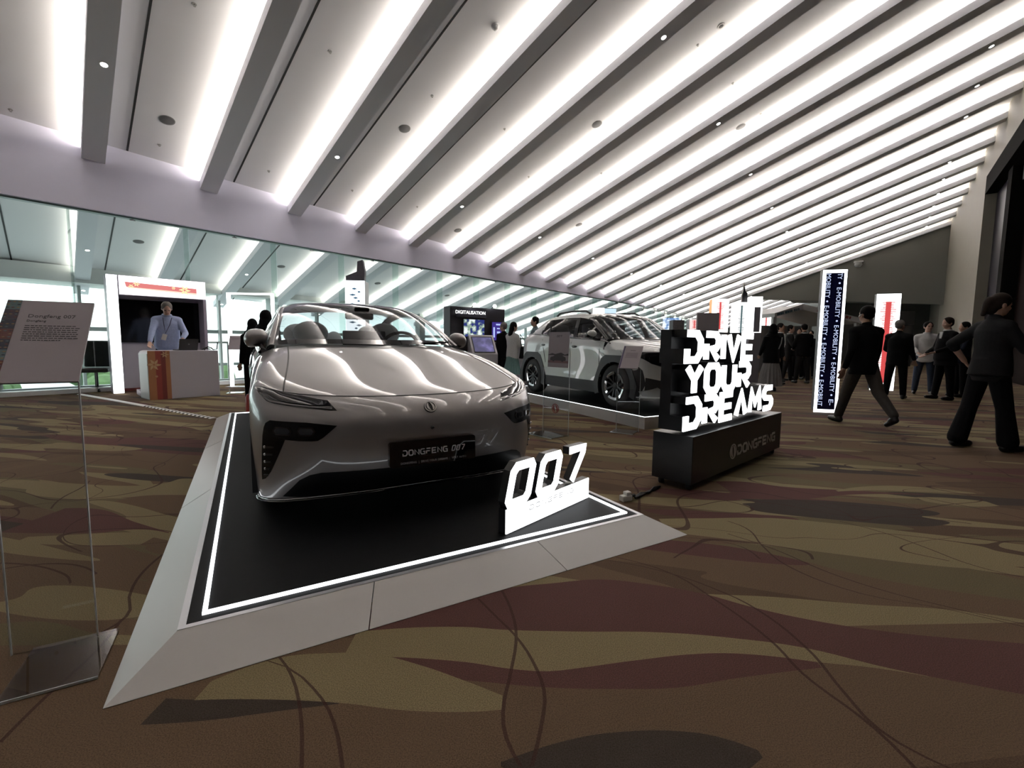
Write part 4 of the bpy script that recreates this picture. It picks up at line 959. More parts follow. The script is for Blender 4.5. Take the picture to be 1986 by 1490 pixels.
# front dressing
ft = MB(); patch(ft, [(-.86,.865),(-.62,.868),(-.3,.872),(0,.873),(.3,.872),(.62,.868),(.86,.865),(.85,.78),(.74,.70),(.60,.66),(.56,.80),(.30,.815),(0,.82),(-.30,.815),(-.56,.80),(-.60,.66),(-.74,.70),(-.85,.78)], X3, Z3, Y3, sbvh, .004, step=.03); ft.build('lamp_band', gloss_black, suv, smooth=40)
for s in (0, 1):
    f = (lambda q: q) if s == 0 else mirx
    hl = bpy.data.objects.new('headlamp', None); COL.objects.link(hl); hl.parent = suv
    mb = MB(); patch(mb, f([(-.83,.845),(-.66,.85),(-.66,.80),(-.80,.795)]), X3, Z3, Y3, sbvh, .007); mb.build('lens', dark_lens, hl, smooth=40)
    mb = MB(); patch(mb, f([(-.85,.862),(-.60,.866),(-.60,.858),(-.845,.854)]), X3, Z3, Y3, sbvh, .0075); mb.build('light_guide', lens_white, hl, smooth=40)
mb = MB(); patch(mb, [(-.80,.50),(-.60,.46),(0,.45),(.60,.46),(.80,.50),(.79,.30),(.60,.27),(0,.27),(-.60,.27),(-.79,.30)], X3, Z3, Y3, sbvh, .004, step=.03); mb.build('bumper_grille', clad, suv, smooth=40)
mb = MB(); patch(mb, [(-.84,.30),(-.62,.36),(-.52,.31),(0,.30),(.52,.31),(.62,.36),(.84,.30),(.80,.235),(.5,.215),(0,.215),(-.5,.215),(-.80,.235)], X3, Z3, Y3, sbvh, .018, step=.03, thick=.02); mb.build('skid_plate', mat('satin_silver', (.36, .38, .39), .35, metal=.7), suv, smooth=40)
for s in (-1, 1):
    mb = MB(); patch(mb, [(s * .885, .70), (s * .885, .22), (s * .83, .22), (s * .79, .40), (s * .83, .60)][::s], X3, Z3, Y3, sbvh, .005, step=.03); mb.build('corner_cladding', clad, suv, smooth=40)
# cabin inside
mb = MB(); mb.box((0, 1.42, 1.0), (1.46, .4, .14)); mb.build('dashboard', cabin_dark, suv, bevel=.04)
mb = MB(); mb.box((0, 2.4, .5), (1.5, 2.2, .3)); mb.build('cabin_floor', cabin_dark, suv)
pale = mat('cabin_pale', (.35, .36, .38), .6)
for x, y, w_ in ((-.36, 2.15, .25), (.36, 2.15, .25), (-.38, 2.95, .24), (.38, 2.95, .24)):
    st = bpy.data.objects.new('seat', None); COL.objects.link(st); st.parent = suv; st.location = (x, y, 0)
    mb = MB(); mb.box((0, .05, .92), (w_ * 2, .16, .52), top=(.8, .8)); mb.build('backrest', pale, st, bevel=.05)
    mb = MB(); mb.box((0, .10, 1.25), (.26, .10, .17)); mb.build('headrest', pale, st, bevel=.04)
    mb = MB(); mb.box((0, -.25, .68), (w_ * 2, .5, .14)); mb.build('cushion', pale, st, bevel=.04)
# ================================================================== illuminated signs
sign_white = glow('sign_white', (.95, .98, 1.0), 2.6)
sign_black = mat('sign_black', (.008, .008, .010), .35)
ink_dark = mat('ink_dark', (.06, .055, .06), .6)
board_print = mat('board_print', (.34, .30, .325), .5)
acrylic = thin_glass('clear_acrylic', (.93, .94, .95), 1.5)
acrylic_edge = mat('acrylic_edge', (.75, .82, .84), .15)
Zv = Vector((0, 0, 1))
def upright(o, d):
    """frame standing on o: x along d, y up, z towards the viewer side"""
    d = Vector(d).normalized(); return frame(Vector(o), d, Zv, d.cross(Zv))
# --- small numerals sign on the saloon's stage
so = CM @ Vector((.262, .150, 0)); se = CM @ Vector((1.053, .413, 0)); sd = (se - so); SL = sd.length
SM7 = upright(so, sd)
t = thing('numeral_sign', 'small glowing white 007 numeral sign standing on the front of the black car stage', 'sign'); t.matrix_world = SM7
mb = MB(); mb.box((SL / 2, .07, -.026), (SL, .14, .05)); mb.build('sign_body', sign_black, t)
mb = MB(); mb.box((SL / 2, .07, .002), (SL - .004, .136, .006)); o = mb.build('base_face', sign_white, t)
for k, c in enumerate('007'):
    x0 = -.015 + .265 * k
    mb = MB(); lettering(mb, c, .250, .215, .01, .048, .05, Matrix.Translation((x0, .138, -.052)), slant=.27); mb.build('numeral_return', sign_black, t, fix=False)
    mb = MB(); lettering(mb, c, .250, .215, .01, .048, .006, Matrix.Translation((x0, .138, -.001)), slant=.27); mb.build('numeral_face', sign_white, t)
mb = MB(); lettering(mb, 'DONGFENG', .030, .040, .018, .004, .001, Matrix.Translation((.20, .085, .0055))); mb.build('engraved_lettering', mat('engraving', (.10, .10, .11), .6), t)
# --- big slogan sign on its black plinth
DO = Vector((1.37, 3.42, 0)); Dd = Vector((.737, .676, 0)).normalized()
DM = upright(DO, Dd)
t = thing('slogan_sign', 'big glowing DRIVE YOUR DREAMS letter sign on a long black plinth', 'sign'); t.matrix_world = DM
PLW = 2.0
mb = MB(); mb.box((.03 + PLW / 2, .245, -.17), (PLW, .38, .34)); mb.build('plinth', sign_black, t, bevel=.004)
for x in (.10, PLW - .05):
    for z in (-.05, -.29):
        mb = MB(); mb.lathe([(.02, 0), (.025, .01), (.025, .045), (.015, .056)], 12, Matrix.Translation((x, 0, z)) @ Matrix.Rotation(-PI / 2, 4, 'X'), cap=True); mb.build('foot', matt_black, t)
rows = (('DREAMS', .475, .262, 1.93, -.065), ('YOUR', .737, .258, 1.28, -.065), ('DRIVE', .995, .258, 1.36, -.09))
for word, z0, hh, W_, x0 in rows:
    wts = {'I': .28, 'M': 1.15}; n = sum(wts.get(c, 1) for c in word); gap = .022; cw = (W_ - gap * (len(word) - 1)) / n
    x = x0 + .03
    for c in word:
        k = cw * wts.get(c, 1)
        st_w = .056; XS = 1.42; k /= XS
        L_ = bpy.data.objects.new('letter', None); COL.objects.link(L_); L_.parent = t; L_.location = (x, z0, -.06)
        mb = MB()
        for pts, cl in GL[c]:
            q = [(st_w / 2 + p[0] * (k - st_w), st_w / 2 + p[1] * (hh - st_w)) for p in pts]
            for qd in stroke(q, st_w, cl): mb.prism([(p[0] * XS, p[1]) for p in qd], -.20, -.001)
        mb.box((k * XS / 2, hh / 2, -.15), (k * XS * .999, hh, .09))
        mb.build('letter_body', sign_black, L_)
        mb = MB()
        for pts, cl in GL[c]:
            q = [(st_w / 2 + p[0] * (k - st_w), st_w / 2 + p[1] * (hh - st_w)) for p in pts]
            for qd in stroke(q, st_w, cl): mb.prism([(p[0] * XS, p[1]) for p in qd], 0, .012)
        mb.build('letter_face', sign_white, L_)
        x += k * XS + gap
pr = mat('plinth_print', (.62, .61, .61), .5)
mb = MB(); roundel(mb, .068, .004, Matrix.Translation((.80, .205, 0))); mb.build('emblem', pr, t, fix=True)
mb = MB(); lettering(mb, 'DONGFENG', .095, .105, .018, .020, .004, Matrix.Translation((.89, .155, 0))); mb.build('maker_lettering', pr, t)
# --- socket block and cable between the stage and the slogan sign
t = thing('extension_socket', 'white extension socket block on the carpet, cabled to the slogan sign', 'socket', (.84, 3.24, 0), R(25))
white_plastic = mat('white_plastic', (.62, .60, .57), .4)
mb = MB(); mb.box((0, 0, .021), (.085, .05, .042)); mb.build('block', white_plastic, t, bevel=.006)
mb = MB(); mb.box((.012, 0, .055), (.045, .045, .026)); mb.build('plug', white_plastic, t, bevel=.006)
mb = MB(); mb.tube([(.04, 0, .03), (.08, .0, .03)], .012, 8); mb.build('plug_top', matt_black, t, smooth=40)
mb = MB()
for q in range(3):
    mb.tube([Vector((.915 + .004 * q, 3.27 + .012 * q, .012)), Vector((.98, 3.33 + .015 * q, .010 + .004 * q)), Vector((1.06, 3.43 - .012 * q, .009)), Vector((1.12, 3.47 + .01 * q, .009 + .006 * q)), Vector((1.19, 3.55, .012))], .0075, 8)
tag(mb.build('power_cable', matt_black, smooth=50), 'black power cable lying between the white socket block and the slogan plinth', 'cable')
# --- totems
navy = mat('navy_print', (.012, .016, .11), .4)
def totem(name, label, o, d, W, H, D, panel_m, inset, group=None, rim=None):
    M = upright(o, d); t = thing(name, label, 'light totem', group=group); t.matrix_world = M
    mb = MB(); mb.box((W / 2, H / 2 + .02, -D / 2), (W, H - .04, D)); mb.build('totem_body', mat('totem_grey', (.10, .10, .11), .4), t)
    mb = MB(); mb.box((W / 2, H / 2, .006), (W, H, .02)); mb.build('lit_rim', rim or sign_white, t)
    mb = MB(); mb.box((W / 2, H / 2, .018), (W - 2 * inset, H - 2 * inset - .02, .006)); mb.build('print_panel', panel_m, t)
    return t, M
t, M = totem('light_totem', 'tall white-rimmed totem with a navy panel of E-MOBILITY lettering', (5.24, 7.85, 0), (.35, -.085, 0), .355, 2.42, .11, navy, .045)
ink_white = glow('ink_white', (.62, .72, 1.0), .75)
for k, (x, s0) in enumerate(((.083, (('MOBILITY', 2.36, .40), ('E-MOBILITY', 1.83, .50), ('E-MOBILITY', 1.20, .50), ('E-MOBILIT', .57, .45))), (.248, (('TY', 2.36, .10), ('E-MOBILITY', 2.13, .50), ('E-MOBILITY', 1.50, .50), ('E-MOBILITY', .87, .50), ('E-', .24, .10))))):
    for q, (wd, y0, ln) in enumerate(s0):
        mb = MB(); text_mesh(mb, wd, .098, frame(Vector((x - .034, y0, .022)), Vector((0, -1, 0)), Vector((1, 0, 0)), Zv), 'LEFT', .002)
        ys = [v[1] for v in mb.v]; k_ = ln / max(.01, max(ys) - min(ys)); mb.v = [(v[0], y0 + (v[1] - y0) * k_, v[2]) for v in mb.v]
        mb.build('lettering', ink_white, t)
        if y0 - ln > .15:
            mb = MB(); mb.lathe([(.001, .003), (.016, .003), (.016, -.001)], 6, Matrix.Translation((x, y0 - ln - .065, .022))); mb.build('dot', ink_white, t)
def wave_panel(mb, W, H, x0, y0, z, n, seed, spine=.22):
    rnd = random.Random(seed)
    mb.box((x0 + W / 2, y0 + H / 2, z), (W * spine, H, .004))
    for k in range(n):
        y = y0 + H * (k + .5) / n; a = abs(math.sin(k * .55 + seed)) * .5 + .5 * rnd.random(); w_ = W * (.35 + .65 * a)
        mb.box((x0 + W / 2, y, z), (w_, H / n * .42, .004))
red_print = glow('red_print', (.62, .075, .075), .85)
t, M = totem('light_totem', 'white-lit totem with a red waveform, behind the walking man in the black jacket', (9.45, 12.0, 0), (.50, -.16, 0), .52, 2.5, .12, glow('lit_white_panel', (1, .97, .96), 2.0), .05)
mb = MB(); wave_panel(mb, .36, 2.1, .08, .2, .0235, 46, 1.0, .34); mb.build('waveform', red_print, t)
# info stand in the left foreground
def stand(name, label, o, d, W, Hs, bw, bh, tilt, base_d, side_shift=0, sheet_w=None, cat='info stand', sheet_in=0):
    """acrylic stand: base plate in front, upright sheet, tilted board on top; o = right back corner of the base"""
    d = Vector(d).normalized(); n = d.cross(Zv)     # towards the reader
    t = thing(name, label, cat); M = frame(Vector(o), d, Zv, n); t.matrix_world = M
    mb = MB(); mb.box((-W / 2, .005, base_d / 2), (W, .010, base_d)); mb.build('base_plate', acrylic, t)
    mb = MB(); mb.box((-W / 2, .0055, base_d - .001), (W, .009, .003)); mb.build('base_edge', acrylic_edge, t)
    sw = sheet_w or W
    mb = MB(); mb.box((-sheet_in - sw / 2, Hs / 2, 0), (sw, Hs, .006)); mb.build('upright_sheet', acrylic, t)
    for x in (-sheet_in, -sheet_in - sw):
        mb = MB(); mb.box((x, Hs / 2, 0), (.004, Hs, .007)); mb.build('sheet_edge', acrylic_edge, t)
    up = Vector((0, math.cos(tilt), -math.sin(tilt))); nz = Vector((1, 0, 0)).cross(up)
    B = frame(Vector((-side_shift, Hs, 0)), Vector((1, 0, 0)), up, nz)
    bo = bpy.data.objects.new('board', None); COL.objects.link(bo); bo.parent = t; bo.matrix_local = B
    mb = MB(); mb.box((-bw / 2, bh / 2, 0), (bw, bh, .008)); mb.build('panel', board_print, bo)
    return t, bo
t, bo = stand('info_stand', 'tall clear acrylic stand with a tilted lilac board, left of the saloon stage', (-1.529, 1.694, 0), (.867, .498, 0), .243, .98, .25, .405, R(42), .30, side_shift=.066, sheet_w=.235, sheet_in=.066)
mb = MB(); rnd = random.Random(3)
cols = [mat('batik_navy', (.018, .020, .04), .5), mat('batik_rust', (.12, .035, .03), .5), mat('batik_teal', (.10, .16, .17), .5), mat('batik_gold', (.26, .17, .08), .5), mat('batik_plum', (.05, .03, .05), .5)]
SW = .040
for k in range(8):
    y0 = .405 * k / 8; y1 = .405 * (k + 1) / 8
    mb.slot = (4, 1, 2, 0, 1, 0, 4, 2)[k]; mb.box((-.25 + SW / 2, (y0 + y1) / 2, .0047), (SW, y1 - y0, .0012))
    for q in range(9):
        mb.slot = (3, 2, 0, 1, 3)[(q + k) % 5]; px_ = -.25 + SW * (.14 + .36 * (q % 3)); py_ = y0 + (y1 - y0) * (.2 + .3 * (q // 3))
        mb.prism([(px_ - .006, py_), (px_, py_ - .003), (px_ + .006, py_), (px_, py_ + .003)], .0053, .0058)
mb.build('batik_strip', cols, bo)
mb = MB(); text_mesh(mb, 'Dongfeng 007', .024, Matrix.Translation((-.183, .315, .0042)), 'LEFT', .001); mb.build('heading', ink_dark, bo)
mb = MB(); text_mesh(mb, 'Dongfeng', .014, Matrix.Translation((-.183, .293, .0042)), 'LEFT', .001)
for k in range(8):
    y = .272 - .0105 * k; x = -.183; rnd2 = random.Random(k)
    end = -.183 + (.150 if k < 7 else .108) - .006 * rnd2.random()
    while x < end:
        w_ = .004 + .012 * rnd2.random(); mb.box((x + w_ / 2, y, .0045), (w_, .0032, .0008)); x += w_ + .0028
mb.build('paragraph', ink_dark, bo)
# stands by the crossover
t, bo = stand('poster_stand', 'clear acrylic stand with a car poster, before the crossover doors', (.70, 5.54, 0), (.30, -.34, 0), .44, .84, .34, .44, R(3), .30, .03)
mb = MB(); mb.box((-.17, .07, .0045), (.34, .03, .001)); mb.build('ground_band', mat('poster_rose', (.22, .13, .14), .5), bo)
mb = MB()
CP = [(-.30, .085), (-.302, .115), (-.285, .130), (-.245, .138), (-.215, .162), (-.165, .170), (-.115, .160), (-.075, .138), (-.045, .128), (-.038, .10), (-.045, .085)]
mb.prism(CP, .0042, .005)
for x in (-.245, -.095): mb.lathe([(.001, .0056), (.020, .0056), (.020, .004)], 18, Matrix.Translation((x, .090, 0)))
mb.prism([(-.34, .155), (-.27, .175), (-.22, .165), (-.12, .185), (-.06, .16), (0, .175), (0, .15), (-.34, .15)], .0041, .0043)
mb.build('car_picture', ink_dark, bo)
mb = MB(); lettering(mb, '007', .026, .024, .006, .005, .001, Matrix.Translation((-.21, .375, .0042)), slant=.25); mb.build('heading', ink_dark, bo)
mb = MB(); roundel(mb, .06, .004, Matrix.Translation((-.22, .32, .004))); mb.build('emblem', mat('emblem_red', (.26, .045, .04), .5), t, fix=True)
t, bo = stand('lectern_stand', 'slim clear acrylic lectern with a small lilac board at the crossover front wheel', (1.66, 5.88, 0), (.30, -.18, 0), .30, .82, .26, .38, R(40), .26, side_shift=.04)
mb = MB(); mb.box((-.245, .19, .0047), (.02, .37, .001)); mb.build('side_strip', mat('strip_indigo', (.05, .035, .10), .5), bo)
mb = MB(); mb.box((-.12, .30, .0047), (.07, .012, .001))
for k in range(6): mb.box((-.125, .26 - .016 * k, .0047), (.16, .006, .001))
mb.build('paragraph', mat('faint_ink', (.20, .17, .19), .6), bo)
# ================================================================== booths on the left
lilac = mat('lilac_laminate', (.40, .36, .44), .4)
pale_panel = mat('pale_panel', (.47, .45, .50), .4)
hb_orange = mat('stripe_orange', (.33, .145, .062), .5); hb_red = mat('stripe_red', (.24, .042, .033), .5); hb_deep = mat('stripe_deep_red', (.155, .027, .024), .5)
hb_gold = mat('flower_gold', (.46, .33, .18), .5)
def flower(mb, cx, cy, r, z, n=6, th=.002):
    for k in range(n):
        a = 2 * PI * k / n; c, s = math.cos(a), math.sin(a)
        P = [(.12, -.10), (.45, -.26), (.85, -.12), (1.0, .05), (.72, .06), (.52, .16), (.2, .05)]
        mb.prism([(cx + r * (x * c - y * s), cy + r * (x * s + y * c)) for x, y in P], z, z + th)
bd_ = Vector((.700, .714, 0)); BMx = upright((-8.20, 9.36, 0), bd_)
t = thing('reception_booth', 'white-lit booth with a red flower header and a big black screen', 'booth'); t.matrix_world = BMx
BWd, BHt = 1.68, 2.44
lit_side = glow('lit_side', (1, 1, 1), 3.0)
mb = MB(); mb.box((.06, BHt / 2, -.30), (.16, BHt, .60)); mb.build('left_post', lilac, t)
mb = MB(); mb.box((.06, BHt / 2, .005), (.17, BHt - .02, .02)); mb.build('lit_post_face', lit_side, t)
mb = MB(); mb.box((BWd / 2 + .08, BHt - .20, -.28), (BWd - .17, .40, .56)); mb.build('header_box', lilac, t)
mb = MB(); mb.box((BWd / 2 + .08, BHt - .20, .006), (BWd - .18, .38, .02)); mb.build('header_face', glow('header_white', (1, .97, .95), 2.2), t)
mb = MB(); mb.prism([(.28, 2.21), (1.50, 2.17), (1.50, 2.27), (.26, 2.31)], .017, .020); mb.build('header_band', glow('header_red', (.66, .20, .19), .9), t)
mb = MB(); mb.prism([(.30, 2.19), (1.50, 2.13), (1.50, 2.17), (.28, 2.21)], .017, .020); mb.build('header_band_glow', glow('header_orange', (.95, .62, .50), 1.0), t)
fg = glow('header_flower', (.80, .70, .38), 1.0)
for cx, cy, r_ in ((1.28, 2.22, .11), (.45, 2.28, .06), (.36, 2.22, .05), (1.08, 2.25, .04)):
    mb = MB(); flower(mb, cx, cy, r_, .021); mb.build('flower_motif', fg, t)
mb = MB(); mb.box((BWd - .03, 1.02, -.28), (.06, 2.04, .56)); mb.build('right_post', lilac, t)
mb = MB(); mb.box((BWd / 2 + .06, 1.02, -.55), (BWd - .14, 2.04, .06)); mb.build('back_panel', pale_panel, t)
mb = MB(); mb.box((BWd / 2 + .07, 1.52, -.50), (BWd - .22, .92, .05)); mb.build('wall_screen', mat('screen_off', (.004, .004, .005), .12), t)
mb = MB(); mb.box((BWd / 2 + .05, .03, -.51), (BWd - .2, .06, .02)); mb.build('skirting', hb_deep, t)
# counter
CMx = upright((-6.72, 8.40, 0), (.6225, .7826, 0))
t = thing('reception_counter', 'white reception counter with orange and red flower stripes, before the booth', 'counter'); t.matrix_world = CMx
CW, CH, CD = 1.16, .92, .60
mb = MB(); mb.prism([(0, 0), (CW, 0), (CW, CH), (.06, CH), (.02, CH - .02), (0, CH - .06)], -CD, 0); mb.build('counter_body', pale_panel, t, bevel=.006)
mb = MB(); mb.box((-.003, CH / 2 - .02, -CD / 2), (.006, CH - .08, CD - .04)); mb.build('end_panel', mat('end_white', (.74, .76, .78), .4), t)
for a, b_, m in ((.0, .115, hb_orange), (.115, .20, hb_red), (.20, .27, hb_deep), (.27, .34, hb_orange)):
    mb = MB(); mb.box(((a + b_) / 2, CH / 2, .002), (b_ - a, CH - .004, .005)); mb.build('stripe', m, t)
for cx, cy, r_ in ((.09, .66, .11), (.26, .85, .065), (.12, .44, .025)):
    mb = MB(); flower(mb, cx, cy, r_, .005); mb.build('flower_motif', hb_gold, t)
for cc, ll in (((0,0,0), 0),):
    lp = thing('laptop', 'open black laptop seen from behind on the reception counter', 'laptop'); lp.matrix_world = CMx @ Matrix.Translation((.56, CH, -.22)) @ Matrix.Rotation(R(8), 4, 'Y')
    mb = MB(); mb.box((.16, .009, -.13), (.34, .018, .24)); mb.build('keyboard_base', matt_black, lp, bevel=.004)
    mb = MB(); mb.hexa([(-.01, .015, -.005), (.33, .015, -.005), (.33, .015, -.013), (-.01, .015, -.013)], [(-.01, .225, .055), (.33, .225, .055), (.33, .225, .047), (-.01, .225, .047)]); mb.build('lid', mat('laptop_lid', (.02, .02, .022), .35), lp)
    mb = MB(); mb.lathe([(.001, 0), (.016, 0), (.016, .002), (.001, .002)], 5, Matrix.Translation((.16, .12, .026)) @ Matrix.Rotation(R(16), 4, 'X')); mb.build('lid_emblem', mat('emblem_grey', (.15, .15, .15), .3), lp)
ad = MB(); A0 = CMx @ Matrix.Translation((.98, CH, -.2))
P = [(0, .008, 0), (.05, .05, -.03), (.10, .02, .02), (.02, .04, .03), (-.04, .015, .0), (.06, .07, .01), (.13, .05, -.02), (.16, .012, 0), (.22, .02, .02), (.235, .16, .03)]
ad.tube([A0 @ Vector(p) for p in P], .012, 6); tag(ad.build('cable_tangle', matt_black, smooth=50), 'tangle of black cable beside the laptop on the counter', 'cable')
# chair in the gap behind the booth
t = thing('office_chair', 'black office chair behind the left end of the booth', 'chair', (-8.95, 9.78, 0), R(30))
mb = MB(); mb.box((0, .2, .80), (.46, .07, .56), top=(.85, 1)); mb.build('backrest', matt_black, t, bevel=.03)
mb = MB(); mb.box((0, 0, .46), (.48, .46, .09)); mb.build('seat', matt_black, t, bevel=.03)
mb = MB(); mb.tube([(0, 0, .05), (0, 0, .43)], .03, 10); mb.build('gas_column', black_metal, t)
for k in range(5):
    a = 2 * PI * k / 5; mb = MB(); mb.tube([(0, 0, .09), (.28 * math.cos(a), .28 * math.sin(a), .055)], .02, 6); mb.ell((.28 * math.cos(a), .28 * math.sin(a), .028), (.028, .028, .028), 8, 6); mb.build('castor_leg', black_metal, t)
# slender lit gateway
gm = upright((-6.78, 11.0, 0), (1.0, .05, 0)); t = thing('lit_gateway', 'thin white-lit rectangular gateway frame behind the saloon mirror', 'frame'); t.matrix_world = gm
for x in (0, 1.02):
    mb = MB(); mb.box((x, 1.11, 0), (.045, 2.22, .10)); mb.build('upright', lit_side, t)
mb = MB(); mb.box((.51, 2.235, 0), (1.065, .035, .10)); mb.build('lintel', lit_side, t)
mb = MB(); mb.box((.51, .008, 0), (1.2, .016, .3)); mb.build('base', white_ply, t)
# small lectern beside the counter
t, bo = stand('lectern_stand', 'slim clear lectern with a small lilac board beside the reception counter', (-5.86, 9.95, 0), (.86, .3, 0), .30, .93, .29, .36, R(35), .28)
mb = MB(); mb.box((-.16, .29, .0047), (.17, .014, .001)); mb.box((-.17, .26, .0047), (.15, .008, .001)); mb.build('paragraph', MAT['faint_ink'], bo)
# floor strip and extinguisher
P = [(-8.79, 9.21), (-7.18, 8.20), (-6.2, 7.67), (-4.32, 6.53)]
mb = MB(); mb2 = MB(); a, b_ = Vector((*P[0], 0)), Vector((*P[2], 0)); d = (b_ - a).normalized(); n = d.cross(Zv)
strip = thing('cable_cover', 'white then black-striped cable cover strip running across the carpet to the car stage', 'floor strip', (-6.2, 7.67, 0))
def seg(mb, a, b_, w, h):
    d = (b_ - a).normalized(); n = d.cross(Zv) * w / 2; n2 = n * .55
    off = Vector((-6.2, 7.67, 0))
    mb.hexa([p - off for p in (a - n, b_ - n, b_ + n, a + n)], [p - off + Vector((0, 0, h)) for p in (a - n2, b_ - n2, b_ + n2, a + n2)])
seg(mb, a, b_, .10, .012); mb.build('white_ramp', mat('strip_white', (.72, .72, .70), .5), strip, fix=True)
a, b_ = Vector((*P[2], 0)), Vector((*P[3], 0)); n = 36
for k in range(n):
    p, q = a.lerp(b_, k / n), a.lerp(b_, (k + 1) / n); mb = MB(); seg(mb, p, q, .09, .012); mb.build('stripe', MAT['strip_white'] if k % 2 else matt_black, strip, fix=True)
t = thing('fire_extinguisher', 'small red cylinder standing behind the saloon at the back of its stage', 'extinguisher', (-4.05, 7.02, 0))
mb = MB(); mb.lathe([(.001, .0), (.07, .0), (.075, .02), (.075, .25), (.055, .30), (.02, .315), (.001, .315)], 20); mb.build('cylinder', mat('extinguisher_red', (.30, .02, .02), .35), t, smooth=50)
mb = MB(); mb.box((0, 0, .345), (.03, .03, .06)); mb.box((.03, 0, .37), (.09, .02, .015)); mb.build('valve', black_metal, t)
mb = MB(); mb.tube([(.02, 0, .34), (.085, .02, .30), (.09, .03, .15)], .009, 6); mb.build('hose', matt_black, t, smooth=50)
# ================================================================== kiosks behind the cars
def marks(mb, M, W, h):
    """a row of blurred, unreadable letter-like bars"""
    rnd = random.Random(int(W * 100)); x = 0
    while x < W:
        w_ = h * (.35 + .5 * rnd.random()); mb.box((x + w_ / 2, h / 2, 0), (w_, h * (.8 + .2 * rnd.random()), .004), M); x += w_ + h * (.18 if rnd.random() < .85 else .7)
kd = Vector((1.305, 1.0, 0)); KM = upright((-1.50, 11.0, 0), kd)
t = thing('display_wall', 'black display wall with two lit screens and a white DIGITALISATION heading', 'display wall'); t.matrix_world = KM
wall_b = mat('display_black', (.016, .015, .022), .5)
KW = 1.62
mb = MB(); mb.box((KW / 2, 1.0, -.15), (KW, 2.0, .3)); mb.build('wall_body', wall_b, t)
mb = MB(); mb.box((.60, 1.85, .02), (.85, .20, .04)); mb.build('heading_panel', mat('heading_panel', (.05, .048, .07), .4), t)
mb = MB(); text_mesh(mb, 'DIGITALISATION', .115, Matrix.Translation((.56, 1.83, .042)), 'CENTER', .004); mb.build('heading', glow('heading_white', (1, 1, 1), 1.6), t)
def screen(x0, y0, w_, hh, kind):
    s = bpy.data.objects.new('wall_screen', None); COL.objects.link(s); s.parent = t; s.location = (x0, y0, 0)
    mb = MB(); mb.box((w_ / 2, hh / 2, .02), (w_ + .03, hh + .03, .04)); mb.build('screen_case', matt_black, s)
    mb = MB(); mb.box((w_ / 2, hh / 2, .042), (w_, hh, .004)); mb.build('picture', kind, s)
    return s
def blotch(name, a, b_, c, sc, st):
    m = glow(name, a, st); nt = m.node_tree; tc = nt.nodes.new('ShaderNodeTexCoord'); n = nt.nodes.new('ShaderNodeTexNoise'); n.inputs['Scale'].default_value = sc
    r = nt.nodes.new('ShaderNodeValToRGB'); r.color_ramp.elements[0].position = .42; r.color_ramp.elements[0].color = (*a, 1); r.color_ramp.elements[1].position = .62; r.color_ramp.elements[1].color = (*c, 1); e = r.color_ramp.elements.new(.52); e.color = (*b_, 1)
    nt.links.new(tc.outputs['Object'], n.inputs[0]); nt.links.new(n.outputs['Fac'], r.inputs[0]); nt.links.new(r.outputs[0], [x for x in nt.nodes if x.type == 'EMISSION'][0].inputs[0]); return m
screen(.36, 1.28, .60, .42, blotch('map_picture', (.025, .035, .16), (.30, .40, .30), (.75, .80, .85), 7, .9))
s = screen(1.20, 1.20, .40, .46, glow('indigo_picture', (.045, .03, .20), .9))
mb = MB(); mb.box((.06, .2, .046), (.05, .26, .003)); mb.box((.19, .4, .046), (.14, .04, .003)); mb.box((.20, .30, .046), (.10, .03, .003)); mb.box((.20, .20, .046), (.10, .05, .003)); mb.box((.20, .09, .046), (.10, .07, .003)); mb.build('chart', glow('chart_lilac', (.35, .42, .75), 1.0), s)
mb = MB(); marks(mb, Matrix.Translation((.78, 1.12, .002)), .56, .03); mb.build('caption', mat('caption_grey', (.4, .4, .42), .5), t)
for x in (.62, 1.22):
    lm = bpy.data.objects.new('spot_lamp', None); COL.objects.link(lm); lm.parent = t; lm.location = (x, 2.0, .10)
    mb = MB(); mb.tube([(0, 0, -.12), (0, .05, 0)], .012, 6); mb.build('arm', black_metal, lm)
    mb = MB(); mb.ell((0, .055, .02), (.045, .045, .045), 14, 8); mb.build('lamp_head', glow('lamp_glow', (1, 1, 1), 12), lm)
TKM = upright((-.93, 10.75, 0), (.94, .34, 0))
t = thing('touch_kiosk', 'white slanted touch-screen kiosk in front of the black display wall', 'kiosk'); t.matrix_world = TKM
kw = mat('kiosk_white', (.52, .50, .54), .35)
mb = MB(); mb.add([(0, 0, 0), (.62, 0, 0), (.62, .86, 0), (0, .86, 0), (0, 0, -.5), (.62, 0, -.5), (.62, 1.30, -.5), (0, 1.30, -.5), (0, 1.32, -.42), (.62, 1.32, -.42)], [(0, 1, 2, 3), (0, 3, 8, 7, 4), (1, 5, 6, 9, 2), (3, 2, 9, 8), (8, 9, 6, 7), (4, 7, 6, 5), (0, 4, 5, 1)]); mb.build('kiosk_body', kw, t, fix=True)
sl = Vector((0, .46, -.42)).normalized(); sn = Vector((1, 0, 0)).cross(sl)
KS = frame(Vector((.06, .90, -.03)), Vector((1, 0, 0)), sl, sn)
mb = MB(); mb.box((.25, .25, .004), (.52, .52, .010), KS); mb.build('screen_border', matt_black, t)
mb = MB(); mb.box((.25, .25, .010), (.48, .46, .004), KS); mb.build('touch_screen', blotch('kiosk_picture', (.09, .085, .15), (.12, .11, .22), (.18, .16, .34), 4, .9), t)
# white counter behind the crossover tail
t = thing('white_counter', 'plain white counter behind the tail of the white crossover', 'counter', (.28, 12.6, 0), R(-20))
mb = MB(); mb.box((0, 0, .5), (.55, .5, 1.0)); mb.build('counter_body', kw, t, bevel=.01)
mb = MB(); mb.box((0, 0, 1.015), (.6, .55, .03)); mb.build('counter_top', white_ply, t)
